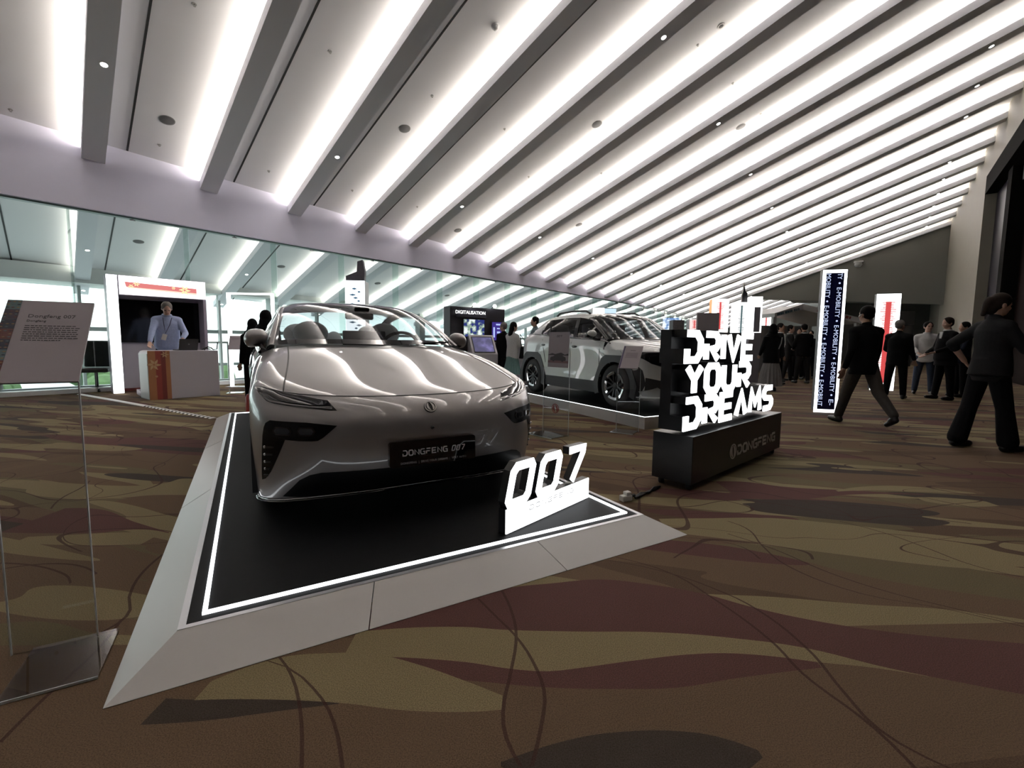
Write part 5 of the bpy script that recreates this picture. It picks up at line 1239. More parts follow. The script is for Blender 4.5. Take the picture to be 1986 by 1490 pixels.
# lit tower behind the saloon roof
WM = upright((-4.70, 12.98, 0), (.98, .12, 0))
t = thing('kiosk_tower', 'white-lit kiosk tower with a dark angular top, behind the saloon roof', 'kiosk'); t.matrix_world = WM
mb = MB(); mb.box((.26, 1.42, -.3), (.52, 2.84, .60)); mb.build('tower_body', kw, t)
mb = MB(); mb.box((.26, 1.42, .006), (.52, 2.82, .015)); mb.build('lit_front', glow('tower_lit', (.92, .96, 1.0), 1.7), t)
mb = MB()
for k in range(14):
    y = 1.5 + .085 * k; x = .27 + .1 * math.sin(k * 2.2); w_ = .05 + .03 * ((k * 7) % 3); mb.prism([(x - w_, y), (x, y - .03), (x + w_, y), (x, y + .03)], .015, .019)
mb.build('diamond_print', glow('tower_ink', (.06, .14, .22), .7), t)
mb = MB(); mb.box((-.007, 1.42, -.3), (.015, 2.80, .58)); mb.build('lit_side_frame', glow('tower_side', (1, 1, 1), 2.6), t)
mb = MB(); mb.box((-.017, 1.9, -.3), (.012, 1.5, .36)); mb.build('side_print', mat('tower_side_print', (.28, .27, .33), .5), t)
mb = MB(); mb.prism([(0, 2.84), (.50, 2.84), (.52, 3.12), (.46, 3.42), (.32, 3.37), (.30, 3.09), (0, 2.96)], -.28, -.05); mb.build('angular_top', mat('tower_top', (.10, .095, .115), .5, noise=.4, nscale=14), t)
# --- light boxes and boards far down the hall
def lightbox(name, label, o, d, W, H, z0, D, front, side, wave=None, post=True, cat='light box', seed=1, group=None):
    M = upright(o, d); t = thing(name, label, cat, group=group); t.matrix_world = M
    mb = MB(); mb.box((W / 2, z0 + H / 2, -D / 2), (W, H, D)); mb.build('box_body', side, t)
    mb = MB(); mb.box((W / 2, z0 + H / 2, .006), (W, H, .014)); mb.build('lit_face', front, t)
    if wave:
        mb = MB(); wave_panel(mb, W * .5, H * .82, W * .25, z0 + H * .09, .016, int(H * 20), seed); mb.build('waveform', wave, t)
    if z0 > .3 and post:
        mb = MB(); mb.box((W / 2, z0 / 2, -D / 2), (W * .86, z0, D * .86)); mb.build('lower_body', kw, t)
    return t
far_white = glow('far_white', (1, .98, .97), 1.8)
orange_lit = glow('orange_lit', (.85, .40, .20), 1.0)
lightbox('light_totem', 'broad white light box with a red waveform, rising over the slogan letters', (5.72, 13.25, 0), (.42, -.1, 0), .45, .95, 1.50, .42, far_white, orange_lit, red_print, seed=2)
t = lightbox('light_totem', 'white light box with a teal waveform and grey panel, right of the red-patterned one', (6.05, 12.55, 0), (.30, -.05, 0), .34, .95, 1.35, .34, far_white, far_white, glow('teal_print', (.05, .10, .11), .8), seed=3)
mb = MB(); mb.box((.50, 1.96, -.05), (.30, .96, .34)); mb.build('taller_case', far_white, t)
mb = MB(); mb.box((.50, .74, -.05), (.30, 1.48, .34)); mb.build('lower_case', mat('case_lilac', (.22, .21, .24), .5), t)
mb = MB(); mb.box((.53, 1.83, .125), (.15, .66, .012)); mb.build('grey_panel', mat('totem_panel', (.28, .28, .33), .5), t)
mb = MB(); mb.prism([(.20, 2.30), (.34, 2.30), (.33, 2.55), (.27, 2.62), (.24, 2.85), (.22, 2.62), (.20, 2.5)], -.2, -.1); mb.build('dark_finial', black_metal, t)
lightbox('light_box', 'small white and pink light box with red motif, behind the pleated-skirt woman', (10.85, 20.1, 0), (.45, 0, 0), .44, .62, 1.82, .3, far_white, glow('pink_lit', (.8, .45, .42), 1), red_print, seed=4)
lightbox('light_box', 'small pink light box with red figures beside the plain lilac board', (6.2, 16.1, 0), (.33, 0, 0), .33, .34, 1.68, .3, glow('pale_pink', (.85, .55, .53), 1.1), kw, red_print, seed=5)
lightbox('notice_board', 'plain lilac board with a plum top band, just beyond the slogan sign', (4.9, 12.2, 0), (.56, -.03, 0), .56, .62, 1.36, .08, mat('lilac_board', (.36, .33, .37), .5), mat('plum_top', (.2, .13, .15), .5), cat='board')
lightbox('demo_booth', 'far white booth with blue screens, in line with the crossover windscreen', (5.88, 18.0, 0), (.6, -.2, 0), .66, .62, 1.55, .5, blotch('blue_screen', (.12, .22, .42), (.55, .65, .8), (.9, .95, 1), 5, 1.0), far_white, cat='booth')
t = lightbox('machine_booth', 'far dark grey demonstration rig between the blue booth and the pink light box', (6.0, 17.2, 0), (.42, 0, 0), .42, .55, 1.50, .4, mat('rig_grey', (.10, .10, .11), .5, noise=.6, nscale=14), mat('rig_dark', (.05, .05, .055), .5), cat='booth')
# tall box whose top shows over the crossover roof
t = thing('light_box', 'white and pale blue light box showing just above the crossover roof', 'light box'); t.matrix_world = upright((3.48, 20.0, 0), (1, 0, 0))
mb = MB(); mb.box((.5, 2.56, -.25), (1.02, .26, .5)); mb.build('box_body', kw, t)
mb = MB(); mb.box((.5, 1.21, -.25), (.9, 2.43, .42)); mb.build('lower_body', kw, t)
mb = MB(); mb.box((.25, 2.56, .005), (.5, .24, .012)); mb.build('white_face', far_white, t)
mb = MB(); mb.box((.76, 2.56, .005), (.5, .2, .012)); mb.build('blue_face', glow('pale_blue_lit', (.55, .72, .85), .9), t)
# white canopy stand under the gable
t = thing('canopy_stand', 'white exhibition stand with a faceted canopy and blue and red lettering, under the far gable', 'booth', (9.9, 17.4, 0))
cw_ = mat('canopy_white', (.42, .42, .42), .4)
mb = MB(); mb.hexa([(0, 0, 2.22), (1.25, .3, 2.52), (1.25, 3.0, 2.52), (0, 2.8, 2.22)], [(0, 0, 2.36), (1.25, .3, 2.74), (1.25, 3.0, 2.74), (0, 2.8, 2.36)]); mb.hexa([(1.25, .3, 2.52), (3.0, -.5, 1.98), (3.0, 2.6, 1.98), (1.25, 3.0, 2.52)], [(1.25, .3, 2.74), (3.0, -.5, 2.16), (3.0, 2.6, 2.16), (1.25, 3.0, 2.74)]); mb.build('canopy', cw_, t, fix=True)
for x, y, z in ((.1, .2, 2.25), (2.9, -.3, 2.0), (2.9, 2.4, 2.0), (.1, 2.6, 2.25)):
    mb = MB(); mb.box((x, y, z / 2), (.12, .12, z)); mb.build('post', cw_, t)
mb = MB(); mb.box((1.5, 2.6, 1.0), (2.6, .1, 2.0)); mb.build('back_wall', mat('stand_grey', (.22, .22, .22), .5), t)
a0, b0 = Vector((0, 0, 2.22)), Vector((1.25, .3, 2.52)); dd = (b0 - a0).normalized(); nn_ = Vector((dd.y, -dd.x, 0)).normalized(); upv = nn_.cross(dd) * -1
upv = upv if upv.z > 0 else -upv
mb = MB(); marks(mb, frame(a0 + dd * .12 + upv * .02 + nn_ * .005, dd, upv, dd.cross(upv)), 1.0, .10); mb.build('blue_lettering', mat('teal_letters', (.04, .09, .12), .5), t)
a0, b0 = Vector((1.25, .3, 2.52)), Vector((3.0, -.5, 1.98)); dd = (b0 - a0).normalized(); nn_ = Vector((dd.y, -dd.x, 0)).normalized(); upv = nn_.cross(dd); upv = upv if upv.z > 0 else -upv
mb = MB(); marks(mb, frame(a0 + dd * .45 + upv * .04 + nn_ * .005, dd, upv, dd.cross(upv)), 1.1, .11); mb.build('red_lettering', mat('red_letters', (.16, .03, .03), .5), t)
# dark case standing in the opening under the gable
t = thing('loudspeaker_stack', 'tall dark loudspeaker stack standing deep under the far gable', 'loudspeaker'); t.matrix_world = upright((21.9, 26.2, 0), (.9, -.3, 0))
for k in range(4):
    mb = MB(); mb.box((.4, .42 + .78 * k, -.35), (.8, .76, .7)); mb.build('cabinet', mat('case_black', (.02, .02, .022), .5), t, bevel=.02)
# ================================================================== people
def remesh(mb, name, m, parent, voxel, smooth=6, k=1):
    me = mb.mesh(name, [m]); o = bpy.data.objects.new(name, me); COL.objects.link(o)
    md = o.modifiers.new('r', 'REMESH'); md.mode = 'VOXEL'; md.voxel_size = voxel
    ms = o.modifiers.new('s', 'SMOOTH'); ms.iterations = smooth; ms.factor = .5
    bpy.context.view_layer.update()
    m2 = bpy.data.meshes.new_from_object(o.evaluated_get(bpy.context.evaluated_depsgraph_get())); o.modifiers.clear(); o.data = m2; bpy.data.meshes.remove(me)
    m2.name = name; m2.materials.clear(); m2.materials.append(m); m2.polygons.foreach_set('use_smooth', [True] * len(m2.polygons)); m2.update()
    if parent: o.parent = parent
    return o
skin = mat('skin', (.42, .25, .18), .5); skin_pale = mat('skin_pale', (.52, .33, .25), .5); skin_brown = mat('skin_brown', (.26, .145, .095), .5)
def cloth(n, c, r=.85): return mat(n, c, r, spec=.08, noise=.15, nscale=30, bump=.15, bscale=120)
BLACK = cloth('cloth_black', (.008, .008, .009)); CHAR = cloth('cloth_charcoal', (.028, .028, .030)); GREY = cloth('cloth_grey', (.060, .055, .050)); DGREY = cloth('cloth_dark_grey', (.018, .018, .019))
WHITE = cloth('cloth_white', (.62, .62, .62)); BLUE = cloth('cloth_pale_blue', (.36, .42, .62)); NAVY = cloth('cloth_navy', (.015, .018, .03)); TEAL = cloth('cloth_teal', (.16, .27, .26)); PLEAT = cloth('cloth_silver', (.24, .23, .235)); JEAN = cloth('cloth_denim', (.05, .065, .10))
hair_black = mat('hair_black', (.006, .005, .005), .8, spec=.15); hair_grey = mat('hair_grey', (.17, .16, .15), .8, spec=.15); hair_brown = mat('hair_brown', (.020, .013, .010), .8, spec=.15)
shoe_black = mat('shoe_black', (.008, .008, .008), .35)
def person(name, label, loc, rz, h=1.75, legs=((0, 0, 0), (0, 0, 0)), arms=((0, 8, 8, 0), (0, 8, 8, 0)), lean=0, head=(0, 0), top=BLACK, sleeve='long', hem=.80, bottom=CHAR, kind='trousers', hair='short', hair_m=hair_black, skin_m=skin, vox=.013, girth=1., shoe=shoe_black, shoes_toe=(0, 0), group=None, flare=1., face=False, collar=None, female=False, skirt_z=.35):
    """legs: (forward swing, knee bend, out) and arms: (forward, out, elbow bend, inward turn), left then right, degrees"""
    s = h / 1.75; t = thing(name, label, 'person', group=group)
    V = Vector; ly = math.sin(R(lean)); lz = math.cos(R(lean))
    pel = V((0, 0, .93))
    def up(z, y=0, x=0): return V((x, pel.y + (z - .93) * ly + y * lz, pel.z + (z - .93) * lz - y * ly))
    hips = [pel + V((sd * .09, 0, -.03)) for sd in (-1, 1)]; K = []; A = []; T = []; low = 9
    for i, sd in enumerate((-1, 1)):
        sw, kb, ou = legs[i]; a = R(sw); o = R(ou)
        d = V((sd * math.sin(o), math.sin(a) * math.cos(o), -math.cos(a) * math.cos(o))); k = hips[i] + d * .42
        b_ = R(sw - kb); d2_ = V((sd * math.sin(o) * .6, math.sin(b_), -math.cos(b_))).normalized(); an = k + d2_ * .41
        pt = R(shoes_toe[i]); fd = V((sd * .12, math.cos(pt), -math.sin(pt))).normalized(); to = an + V((0, 0, -.045)) + fd * .15
        K.append(k); A.append(an); T.append((fd, to)); low = min(low, an.z - .085, to.z - .035)
    dz = -low; sh = V((0, 0, dz))
    sw_ = .158 if female else .178
    S = [up(1.375, 0, sd * sw_) for sd in (-1, 1)]; E = []; Wr = []; Hd = []
    for i, sd in enumerate((-1, 1)):
        f, o, eb, iy = [R(x) for x in arms[i]]
        d = V((sd * math.sin(o), math.sin(f) * math.cos(o), -math.cos(f) * math.cos(o))); e = S[i] + d * .29
        q = V((-sd * math.sin(iy), math.cos(iy), 0)); q = q - d * q.dot(d); q = q.normalized() if q.length > 1e-3 else V((0, 1, 0))
        fd = d * math.cos(eb) + q * math.sin(eb); w = e + fd * .255
        E.append(e); Wr.append(w); Hd.append((fd, q))
    nb = up(1.46, .0); ny, np_ = R(head[0]), R(head[1])
    hb = up(1.535, .015); HM = Matrix.Translation(hb) @ Matrix.Rotation(ny, 4, 'Z') @ Matrix.Rotation(-np_ - R(lean) * .5, 4, 'X')
    def hp(x, y, z): return HM @ V((x, y, z))
    g = girth
    def torso(mb, e=0.):
        TM = Matrix.Translation(pel) @ Matrix.Rotation(-R(lean), 4, 'X')
        rings = []; B_ = 1 + (g - 1) * .9
        for z, rx, ry, bl in ((-.16, .150, .110, .7), (-.06, .168, .122, 1), (.06, .160 if female else .164, .118, 1), (.18, .142 if female else .156, .112, 1), (.30, .152 if female else .168, .118, .6), (.40, .160 if female else .178, .112, .2), (.455, .140, .094, 0), (.50, .095, .072, 0), (.535, .055, .055, 0)):
            k_ = 1 + (B_ - 1) * bl; gy = 1 + (g - 1) * bl
            rings.append([((rx * k_ + e) * math.cos(a), (g - 1) * .12 * bl + (ry * gy + e) * math.sin(a), z) for a in np.linspace(0, 2 * PI, 25)[:-1]])
        mb.grid(rings, TM, closed=True, flip=True); mb.add(rings[0], [tuple(range(24))[::-1]], TM); mb.add(rings[-1], [tuple(range(24))], TM)
        for i in (0, 1): mb.cap(up(1.41, 0, 0), S[i], .062 + e, .060 + e)
        if female: mb.ell((0, .07, .30), (.13 + e, .075 + e, .07 + e), 14, 8, TM)
    body = MB(); torso(body)
    for i, sd in enumerate((-1, 1)):
        body.cap(hips[i], K[i], .085, .056); body.cap(K[i], A[i], .056, .040)
        fd, to = T[i]; body.cap(A[i] + V((0, -.01, -.03)), to - fd * .03, .042, .030)
        body.cap(S[i], E[i], .052, .041); body.cap(E[i], Wr[i], .041, .028)
        fd, q = Hd[i]; sdv = fd.cross(q).normalized(); pr_ = max(.0088, vox * .8)
        pc = Wr[i] + fd * .05
        for k in (-1, 0, 1): body.cap(Wr[i] + fd * .01 + sdv * (.010 * k), Wr[i] + fd * .085 + sdv * (.022 * k), .016, .014)
        for k, ln in enumerate((.068, .078, .073, .058)):
            b0 = Wr[i] + fd * .09 + sdv * (.030 - .020 * k) * -1; m_ = b0 + fd * (ln * .55) + q * .008; body.cap(b0, m_, pr_, pr_); body.cap(m_, m_ + fd * (ln * .42) + q * (ln * .30), pr_, pr_ * .9)
        th = Wr[i] + fd * .025 - sdv * .022; tk = th + fd * .035 - sdv * .028 + q * .012; body.cap(th, tk, pr_ * 1.25, pr_ * 1.1); body.cap(tk, tk + fd * .032 - sdv * .004 + q * .012, pr_ * 1.1, pr_)
    body.cap(up(1.42), hp(0, 0, .02), .060, .052)
    for c, r in (((0, .0, .115), (.076, .092, .098)), ((0, .028, .055), (.062, .070, .075)), ((0, .055, .008), (.038, .038, .030)), ((0, .096, .062), (.014, .022, .018)), ((0, .084, .082), (.010, .018, .028)), ((-.077, -.005, .075), (.012, .024, .034)), ((.077, -.005, .075), (.012, .024, .034)), ((0, .084, .030), (.026, .018, .010)), ((-.036, .072, .062), (.024, .020, .02)), ((.036, .072, .062), (.024, .020, .02)), ((0, .07, .108), (.05, .03, .014))):
        body.ell(c, r, 16, 10, HM)
    remesh(body, 'body', skin_m, t, vox, 5)
    if face:
        for x in (-.032, .032):
            mb = MB(); mb.ell((x, .089, .088), (.013, .008, .006), 10, 6, HM); mb.build('eye', mat('eye_dark', (.03, .02, .018), .2), t, smooth=60)
            mb = MB(); mb.tube([HM @ V((x - .02, .094, .105)), HM @ V((x, .099, .109)), HM @ V((x + .02, .094, .105))], .0045, 6); mb.build('eyebrow', hair_m, t, smooth=60)
        mb = MB(); mb.tube([HM @ V((-.024, .094, .030)), HM @ V((0, .101, .029)), HM @ V((.024, .094, .030))], .004, 6); mb.build('mouth', mat('lip', (.30, .12, .10), .5), t, smooth=60)
    # hair
    mb = MB()
    if hair in ('short', 'bun', 'ponytail', 'long', 'bald'):
        lift = .006
        mb.ell((0, -.012, .128), (.083 + lift, .090 + lift, .093), 20, 12, HM); mb.ell((0, -.035, .085), (.078, .068, .075), 18, 10, HM)
        for x in (-.072, .072): mb.ell((x, .012, .10), (.016, .03, .04), 10, 6, HM)
        if hair == 'bun': mb.ell((0, -.095, .165), (.052, .052, .050), 14, 8, HM)
        if hair == 'ponytail':
            mb.ell((0, -.10, .10), (.05, .05, .06), 14, 8, HM); mb.cap(HM @ V((0, -.11, .08)), HM @ V((0, -.12, -.05)), .045, .025); mb.ell((0, -.06, .02), (.06, .05, .06), 12, 8, HM)
        if hair == 'long':
            mb.ell((0, -.045, .02), (.092, .062, .13), 16, 10, HM); mb.ell((0, -.05, -.09), (.095, .05, .12), 16, 10, HM)
        remesh(mb, 'hair', hair_m, t, vox, 4)
    elif hair == 'scarf':
        mb.ell((0, -.012, .105), (.098, .108, .125), 20, 12, HM); mb.ell((0, -.03, .0), (.11, .10, .12), 18, 10, HM); mb.ell((0, 0, -.10), (.17, .125, .11), 18, 10, HM)
        remesh(mb, 'head_scarf', hair_m, t, vox, 5)
    # upper garment
    mb = MB(); torso(mb, .014)
    TM = Matrix.Translation(pel) @ Matrix.Rotation(-R(lean), 4, 'X')
    if hem < .93:
        n = 24; lo = []; hi = []
        for k in range(n):
            a = 2 * PI * k / n; lo.append((math.cos(a) * (.188 * (1 + (g - 1) * .9)), math.sin(a) * .143 * g, hem - .93)); hi.append((math.cos(a) * .165, math.sin(a) * .125 * g, .10))
        mb.hexa(lo, hi, TM)
    for i in (0, 1):
        mb.cap(S[i], E[i], .066, .054)
        if sleeve == 'long': mb.cap(E[i], E[i].lerp(Wr[i], .93), .054, .041)
        elif sleeve == 'three': mb.cap(E[i], E[i].lerp(Wr[i], .25), .054, .05)
    mb.cap(up(1.42), up(1.465), .078, .070)
    remesh(mb, 'shirt' if top in (WHITE, BLUE) else 'jacket', top, t, vox, 9)
    if collar:
        mb = MB()
        mb.tube([up(1.475, .075 * math.sin(a) , .070 * math.cos(a)) for a in np.linspace(0, 2 * PI, 19)[:-1]], .016, 6, closed=True); mb.build('collar', collar, t, smooth=60)
        if top not in (WHITE, BLUE):
            mb = MB(); mb.hexa([up(1.44, .118, -.045), up(1.44, .118, .045), up(1.12, .150, .004), up(1.12, .150, -.004)], [up(1.44, .134, -.045), up(1.44, .134, .045), up(1.12, .160, .004), up(1.12, .160, -.004)]); mb.build('shirt_front', collar, t, fix=True)
    # lower garment
    mb = MB()
    if kind == 'trousers':
        mb.ell((0, 0, -.005), (.162 * (1 + (g - 1) * .9), .128 * g, .14), 20, 12, TM)
        for i in (0, 1):
            mb.cap(hips[i], K[i], .102, .078); mb.cap(K[i], A[i] + V((0, 0, .02)), .076, .060 * flare)
        remesh(mb, 'trousers', bottom, t, vox, 9)
    else:
        n = 72; rings = []
        for z, r in ((1.02, .140), (.95, .155), (.85, .165), (.72, .185), (.5, .235), (skirt_z, .285)):
            ring = []
            for k in range(n):
                a = 2 * PI * k / n; p = 1 + .055 * math.sin(a * 18) * (.15 if z > .8 else (.6 if z > .5 else 1.0)); ring.append((math.cos(a) * r * p, math.sin(a) * r * .82 * p, z))
            rings.append(ring)
        mb.grid(rings, closed=True); mb.add(rings[0], [tuple(range(n))]); mb.add(rings[-1], [tuple(range(n))[::-1]]); mb.build('skirt', bottom, t, smooth=50)
    for i in (0, 1):
        fd, to = T[i]; mb = MB(); an = A[i]
        mb.cap(an + V((0, -.035, -.045)), to, .044, .036); mb.cap(an + V((0, -.02, -.02)), an + fd * .06 + V((0, 0, -.035)), .046, .040)
        remesh(mb, 'shoe', shoe, t, vox * .8, 3)
    for c in t.children:
        c.data.transform(Matrix.Translation(sh))
    t.location = loc; t.rotation_euler = (0, 0, rz); t.scale = (s, s, s)
    t['_hands'] = 0; del t['_hands']
    info = dict(W=[w + sh for w in Wr], H=Hd, HM=Matrix.Translation(sh) @ HM, up=lambda z, y=0, x=0: up(z, y, x) + sh, s=s)
    return t, info
def face_to(dx, dy): return math.atan2(-dx, dy)
# walking man seen from behind
t, f = person('person', 'man in a black jacket and grey trousers walking away past the lit totem', (5.10, 6.62, 0), face_to(.0, 1.0), 1.75, legs=((18, 2, 4), (-22, 20, 4)), arms=((-14, 12, 22, 0), (10, 9, 12, 0)), top=BLACK, bottom=GREY, hair='short', vox=.010, shoes_toe=(0, 36), head=(10, 0), hem=.76, girth=1.08)
mb = MB(); mb.tube([f['HM'] @ Vector((-.088, .0, .09)), f['HM'] @ Vector((-.09, .03, .055))], .009, 8); mb.build('earpiece', white_plastic, t, smooth=60)
# woman at the right edge
t, f = person('person', 'woman in dark grey top and flared black trousers, hand on hip, at the right edge', (5.32, 5.08, 0), face_to(.93, -.05), 1.74, legs=((-9, 3, 4), (12, 4, 4)), arms=((-42, 30, 82, 25), (28, 14, 76, -12)), top=DGREY, sleeve='three', bottom=BLACK, hair='ponytail', hair_m=hair_brown, vox=.010, flare=1.55, shoes_toe=(3, 0), hem=.84, female=True, head=(-8, 14), girth=1.12, skin_m=skin_pale)
# grey-haired man
person('person', 'grey-haired man in a black suit standing with his back turned, right of the walking man', (8.47, 10.05, 0), face_to(.75, .6), 1.72, legs=((-2, 0, 5), (2, 0, 5)), arms=((12, 10, 60, 30), (6, 10, 20, 0)), top=BLACK, bottom=BLACK, hair_m=hair_grey, skin_m=skin_pale, head=(-25, 0), hem=.74, girth=1.1)
# group on the right
person('person', 'heavy man in a black suit seen from the side, facing left', (9.45, 9.95, 0), face_to(-.9, .15), 1.78, legs=((-3, 0, 5), (4, 0, 5)), arms=((18, 10, 55, 20), (14, 10, 50, 25)), top=BLACK, bottom=BLACK, hair='short', hair_m=hair_brown, skin_m=skin_pale, head=(0, 6), girth=1.25, hem=.72, collar=WHITE)
t, f = person('person', 'man in an open white shirt and jeans facing the heavy man in black', (9.95, 11.0, 0), face_to(-.55, -.75), 1.74, legs=((2, 0, 5), (-4, 0, 5)), arms=((10, 10, 40, 10), (12, 10, 60, 20)), top=WHITE, bottom=JEAN, hair='short', skin_m=skin_pale, head=(20, 0), collar=WHITE, face=True)
person('person', 'man in dark clothes half hidden behind the heavy man in the black suit', (10.35, 10.5, 0), face_to(-.8, .3), 1.72, legs=((0, 0, 5), (0, 0, 5)), arms=((20, 10, 60, 20), (10, 10, 20, 0)), top=NAVY, bottom=BLACK, vox=.016)
person('person', 'person in dark blue denim standing beyond the grey-haired man', (10.7, 13.2, 0), face_to(.3, -.9), 1.60, top=NAVY, bottom=JEAN, hair='long', vox=.018, female=True, legs=((0, 0, 4), (3, 0, 4)))
# crowd under the gable
t, f = person('person', 'woman in black head scarf and silver pleated skirt, back turned, behind the slogan sign', (6.50, 11.45, 0), face_to(.15, .95), 1.66, arms=((8, 14, 45, 20), (6, 10, 20, 0)), top=BLACK, bottom=PLEAT, kind='skirt', skirt_z=.12, hair='scarf', hair_m=BLACK, female=True, hem=.72, girth=1.15, legs=((0, 0, 2), (0, 0, 2)))
mb = MB(); mb.tube([f['up'](1.10, -.165, .10), f['up'](1.25, -.150, .155), f['up'](1.40, -.10, .19)], .012, 6); mb.build('bag_strap', mat('strap_silver', (.5, .5, .5), .3, metal=.6), t, smooth=60)
person('person', 'man in a black suit with a white collar, right behind the head-scarfed woman', (7.75, 13.3, 0), face_to(.6, -.6), 1.78, top=BLACK, bottom=BLACK, collar=WHITE, skin_m=skin_brown, vox=.016, legs=((0, 0, 4), (2, 0, 4)), head=(0, 0))
person('person', 'shorter man in black suit and white shirt, left of the man with folded arms', (8.35, 14.3, 0), face_to(.5, -.7), 1.68, top=BLACK, bottom=BLACK, collar=WHITE, vox=.018, legs=((0, 0, 4), (2, 0, 4)))
person('person', 'man in a charcoal suit with folded arms, standing side-on under the gable', (8.98, 14.85, 0), face_to(.75, -.55), 1.80, top=CHAR, bottom=CHAR, collar=WHITE, arms=((22, 12, 95, 62), (22, 12, 95, 62)), skin_m=skin_pale, vox=.014, legs=((6, 2, 4), (-8, 0, 4)), hem=.78)
person('person', 'man in black jacket with white collar, back turned, just left of the navy totem', (8.85, 13.9, 0), face_to(.1, .95), 1.80, top=BLACK, bottom=DGREY, collar=WHITE, arms=((16, 12, 60, 30), (14, 12, 58, 30)), vox=.014, legs=((3, 0, 5), (-3, 0, 5)), head=(-10, 20), girth=1.08)
person('person', 'man whose face shows over the shoulder of the back-turned man by the navy totem', (9.75, 15.6, 0), face_to(-.3, -.95), 1.74, top=BLACK, bottom=BLACK, collar=WHITE, skin_m=skin_pale, vox=.018, legs=((0, 0, 4), (0, 0, 4)), head=(-20, 10))
person('person', 'person in dark clothes at the left edge of the navy totem, deep in the crowd', (10.35, 15.9, 0), face_to(-.6, -.6), 1.66, top=DGREY, bottom=BLACK, vox=.018, legs=((0, 0, 4), (0, 0, 4)))
# at the touch kiosk
t, f = person('person', 'long-haired woman in a white blouse and teal skirt with a black bag at the kiosk', (-.0, 10.85, 0), face_to(.55, .55), 1.62, arms=((22, 10, 75, 20), (20, 8, 70, 15)), top=WHITE, bottom=TEAL, kind='skirt', skirt_z=.42, hair='long', female=True, hem=.93, legs=((2, 0, 2), (-3, 0, 2)), head=(-20, 12))
mb = MB(); mb.hexa([f['up'](.82, -.04, .27), f['up'](.82, .22, .27), f['up'](.82, .22, .38), f['up'](.82, -.04, .38)], [f['up'](1.12, .0, .28), f['up'](1.12, .18, .28), f['up'](1.12, .18, .36), f['up'](1.12, .0, .36)])
sb = mb.build('bag_part', BLACK, None, fix=True, bevel=.015); sb.name = 'shoulder_bag'; tag(sb, 'black shoulder bag on the arm of the white-bloused woman at the kiosk', 'bag')
sb.matrix_world = Matrix.Translation(t.location) @ Matrix.Rotation(t.rotation_euler.z, 4, 'Z') @ Matrix.Scale(f['s'], 4)
mb = MB(); mb.tube([f['up'](1.11, .0, .32), f['up'](1.34, .02, .27), f['up'](1.44, .05, .21), f['up'](1.30, .14, .27), f['up'](1.11, .18, .32)], .010, 6); mb.build('handle', BLACK, sb, smooth=60)
w = f['W'][1]; fd, q = f['H'][1]
mb = MB(); mb.box((0, 0, 0), (.075, .15, .009)); ph = mb.build('mobile_phone', gloss_black, bevel=.003); tag(ph, 'dark mobile phone held by the white-bloused woman at the kiosk', 'phone')
ph.matrix_world = sb.matrix_world @ Matrix.Translation(w + fd * .16 + q * .055) @ Matrix.Rotation(R(20), 4, 'X')
person('person', 'grey-haired visitor in black beside the touch kiosk, half behind the white-bloused woman', (-.22, 11.5, 0), face_to(-.6, .6), 1.64, top=BLACK, bottom=BLACK, hair_m=hair_grey, skin_m=skin_pale, head=(20, 0), legs=((0, 0, 3), (0, 0, 3)), vox=.014)
person('person', 'dark-haired man whose head shows behind the tail of the white crossover', (.58, 11.7, 0), face_to(-.9, -.1), 1.80, top=cloth('cloth_slate', (.16, .20, .21)), bottom=CHAR, vox=.014, legs=((0, 0, 4), (0, 0, 4)))
# dark figures behind the saloon
person('person', 'person wrapped in a black head scarf behind the saloon wing mirror', (-3.95, 7.35, 0), face_to(-.4, .9), 1.60, top=BLACK, bottom=BLACK, kind='skirt', skirt_z=.10, hair='scarf', hair_m=BLACK, female=True, legs=((0, 0, 2), (0, 0, 2)), hem=.72)
person('person', 'shorter black-clad person left of the scarfed one, over the saloon wing mirror', (-4.62, 8.15, 0), face_to(-.5, .8), 1.50, top=BLACK, bottom=BLACK, hair='scarf', hair_m=BLACK, female=True, legs=((0, 0, 3), (0, 0, 3)), vox=.016)
# attendant in the booth
t, f = person('person', 'grey-haired man in a pale blue shirt and badge leaning over the reception counter', (-7.10, 9.42, .10), face_to(.62, -.72), 1.82, legs=((4, 0, 6), (-4, 0, 6)), arms=((20, 20, 58, 30), (34, 14, 8, 15)), lean=16, head=(0, 26), top=BLUE, bottom=BLACK, hair_m=hair_grey, skin_m=skin_pale, vox=.010, girth=1.22, collar=BLUE, face=True, hem=.86)
mb = MB(); a = f['up'](1.16, .205, .045); b_ = f['up'](1.02, .225, .085)
upd = (a - b_).normalized(); xd = Vector((1, .0, .25)).normalized(); xd = (xd - upd * xd.dot(upd)).normalized(); BMM = frame((a + b_) / 2, xd, upd, xd.cross(upd))
mb.box((0, 0, .012), (.075, .115, .004), BMM); o = mb.build('name_badge', white_plastic, t)
mb = MB(); mb.box((0, -.01, .0145), (.05, .03, .001), BMM); mb.box((0, .035, .0145), (.06, .02, .001), BMM); mb.build('badge_print', mat('badge_ink', (.20, .05, .08), .5), t)
mb = MB(); mb.tube([f['up'](1.45, .10, -.07), f['up'](1.32, .165, -.03), a, f['up'](1.32, .165, .06), f['up'](1.45, .10, .07)], .006, 6); mb.build('lanyard', mat('lanyard_navy', (.03, .03, .08), .6), t, smooth=60)
mb = MB(); mb.box((0, 0, .05), (1.0, .7, .10)); o = mb.build('floor_step', lilac); o.matrix_world = Matrix.Translation((-7.16, 9.48, 0)) @ Matrix.Rotation(math.atan2(.714, .7), 4, 'Z'); tag(o, 'low lilac step behind the reception counter', 'step')
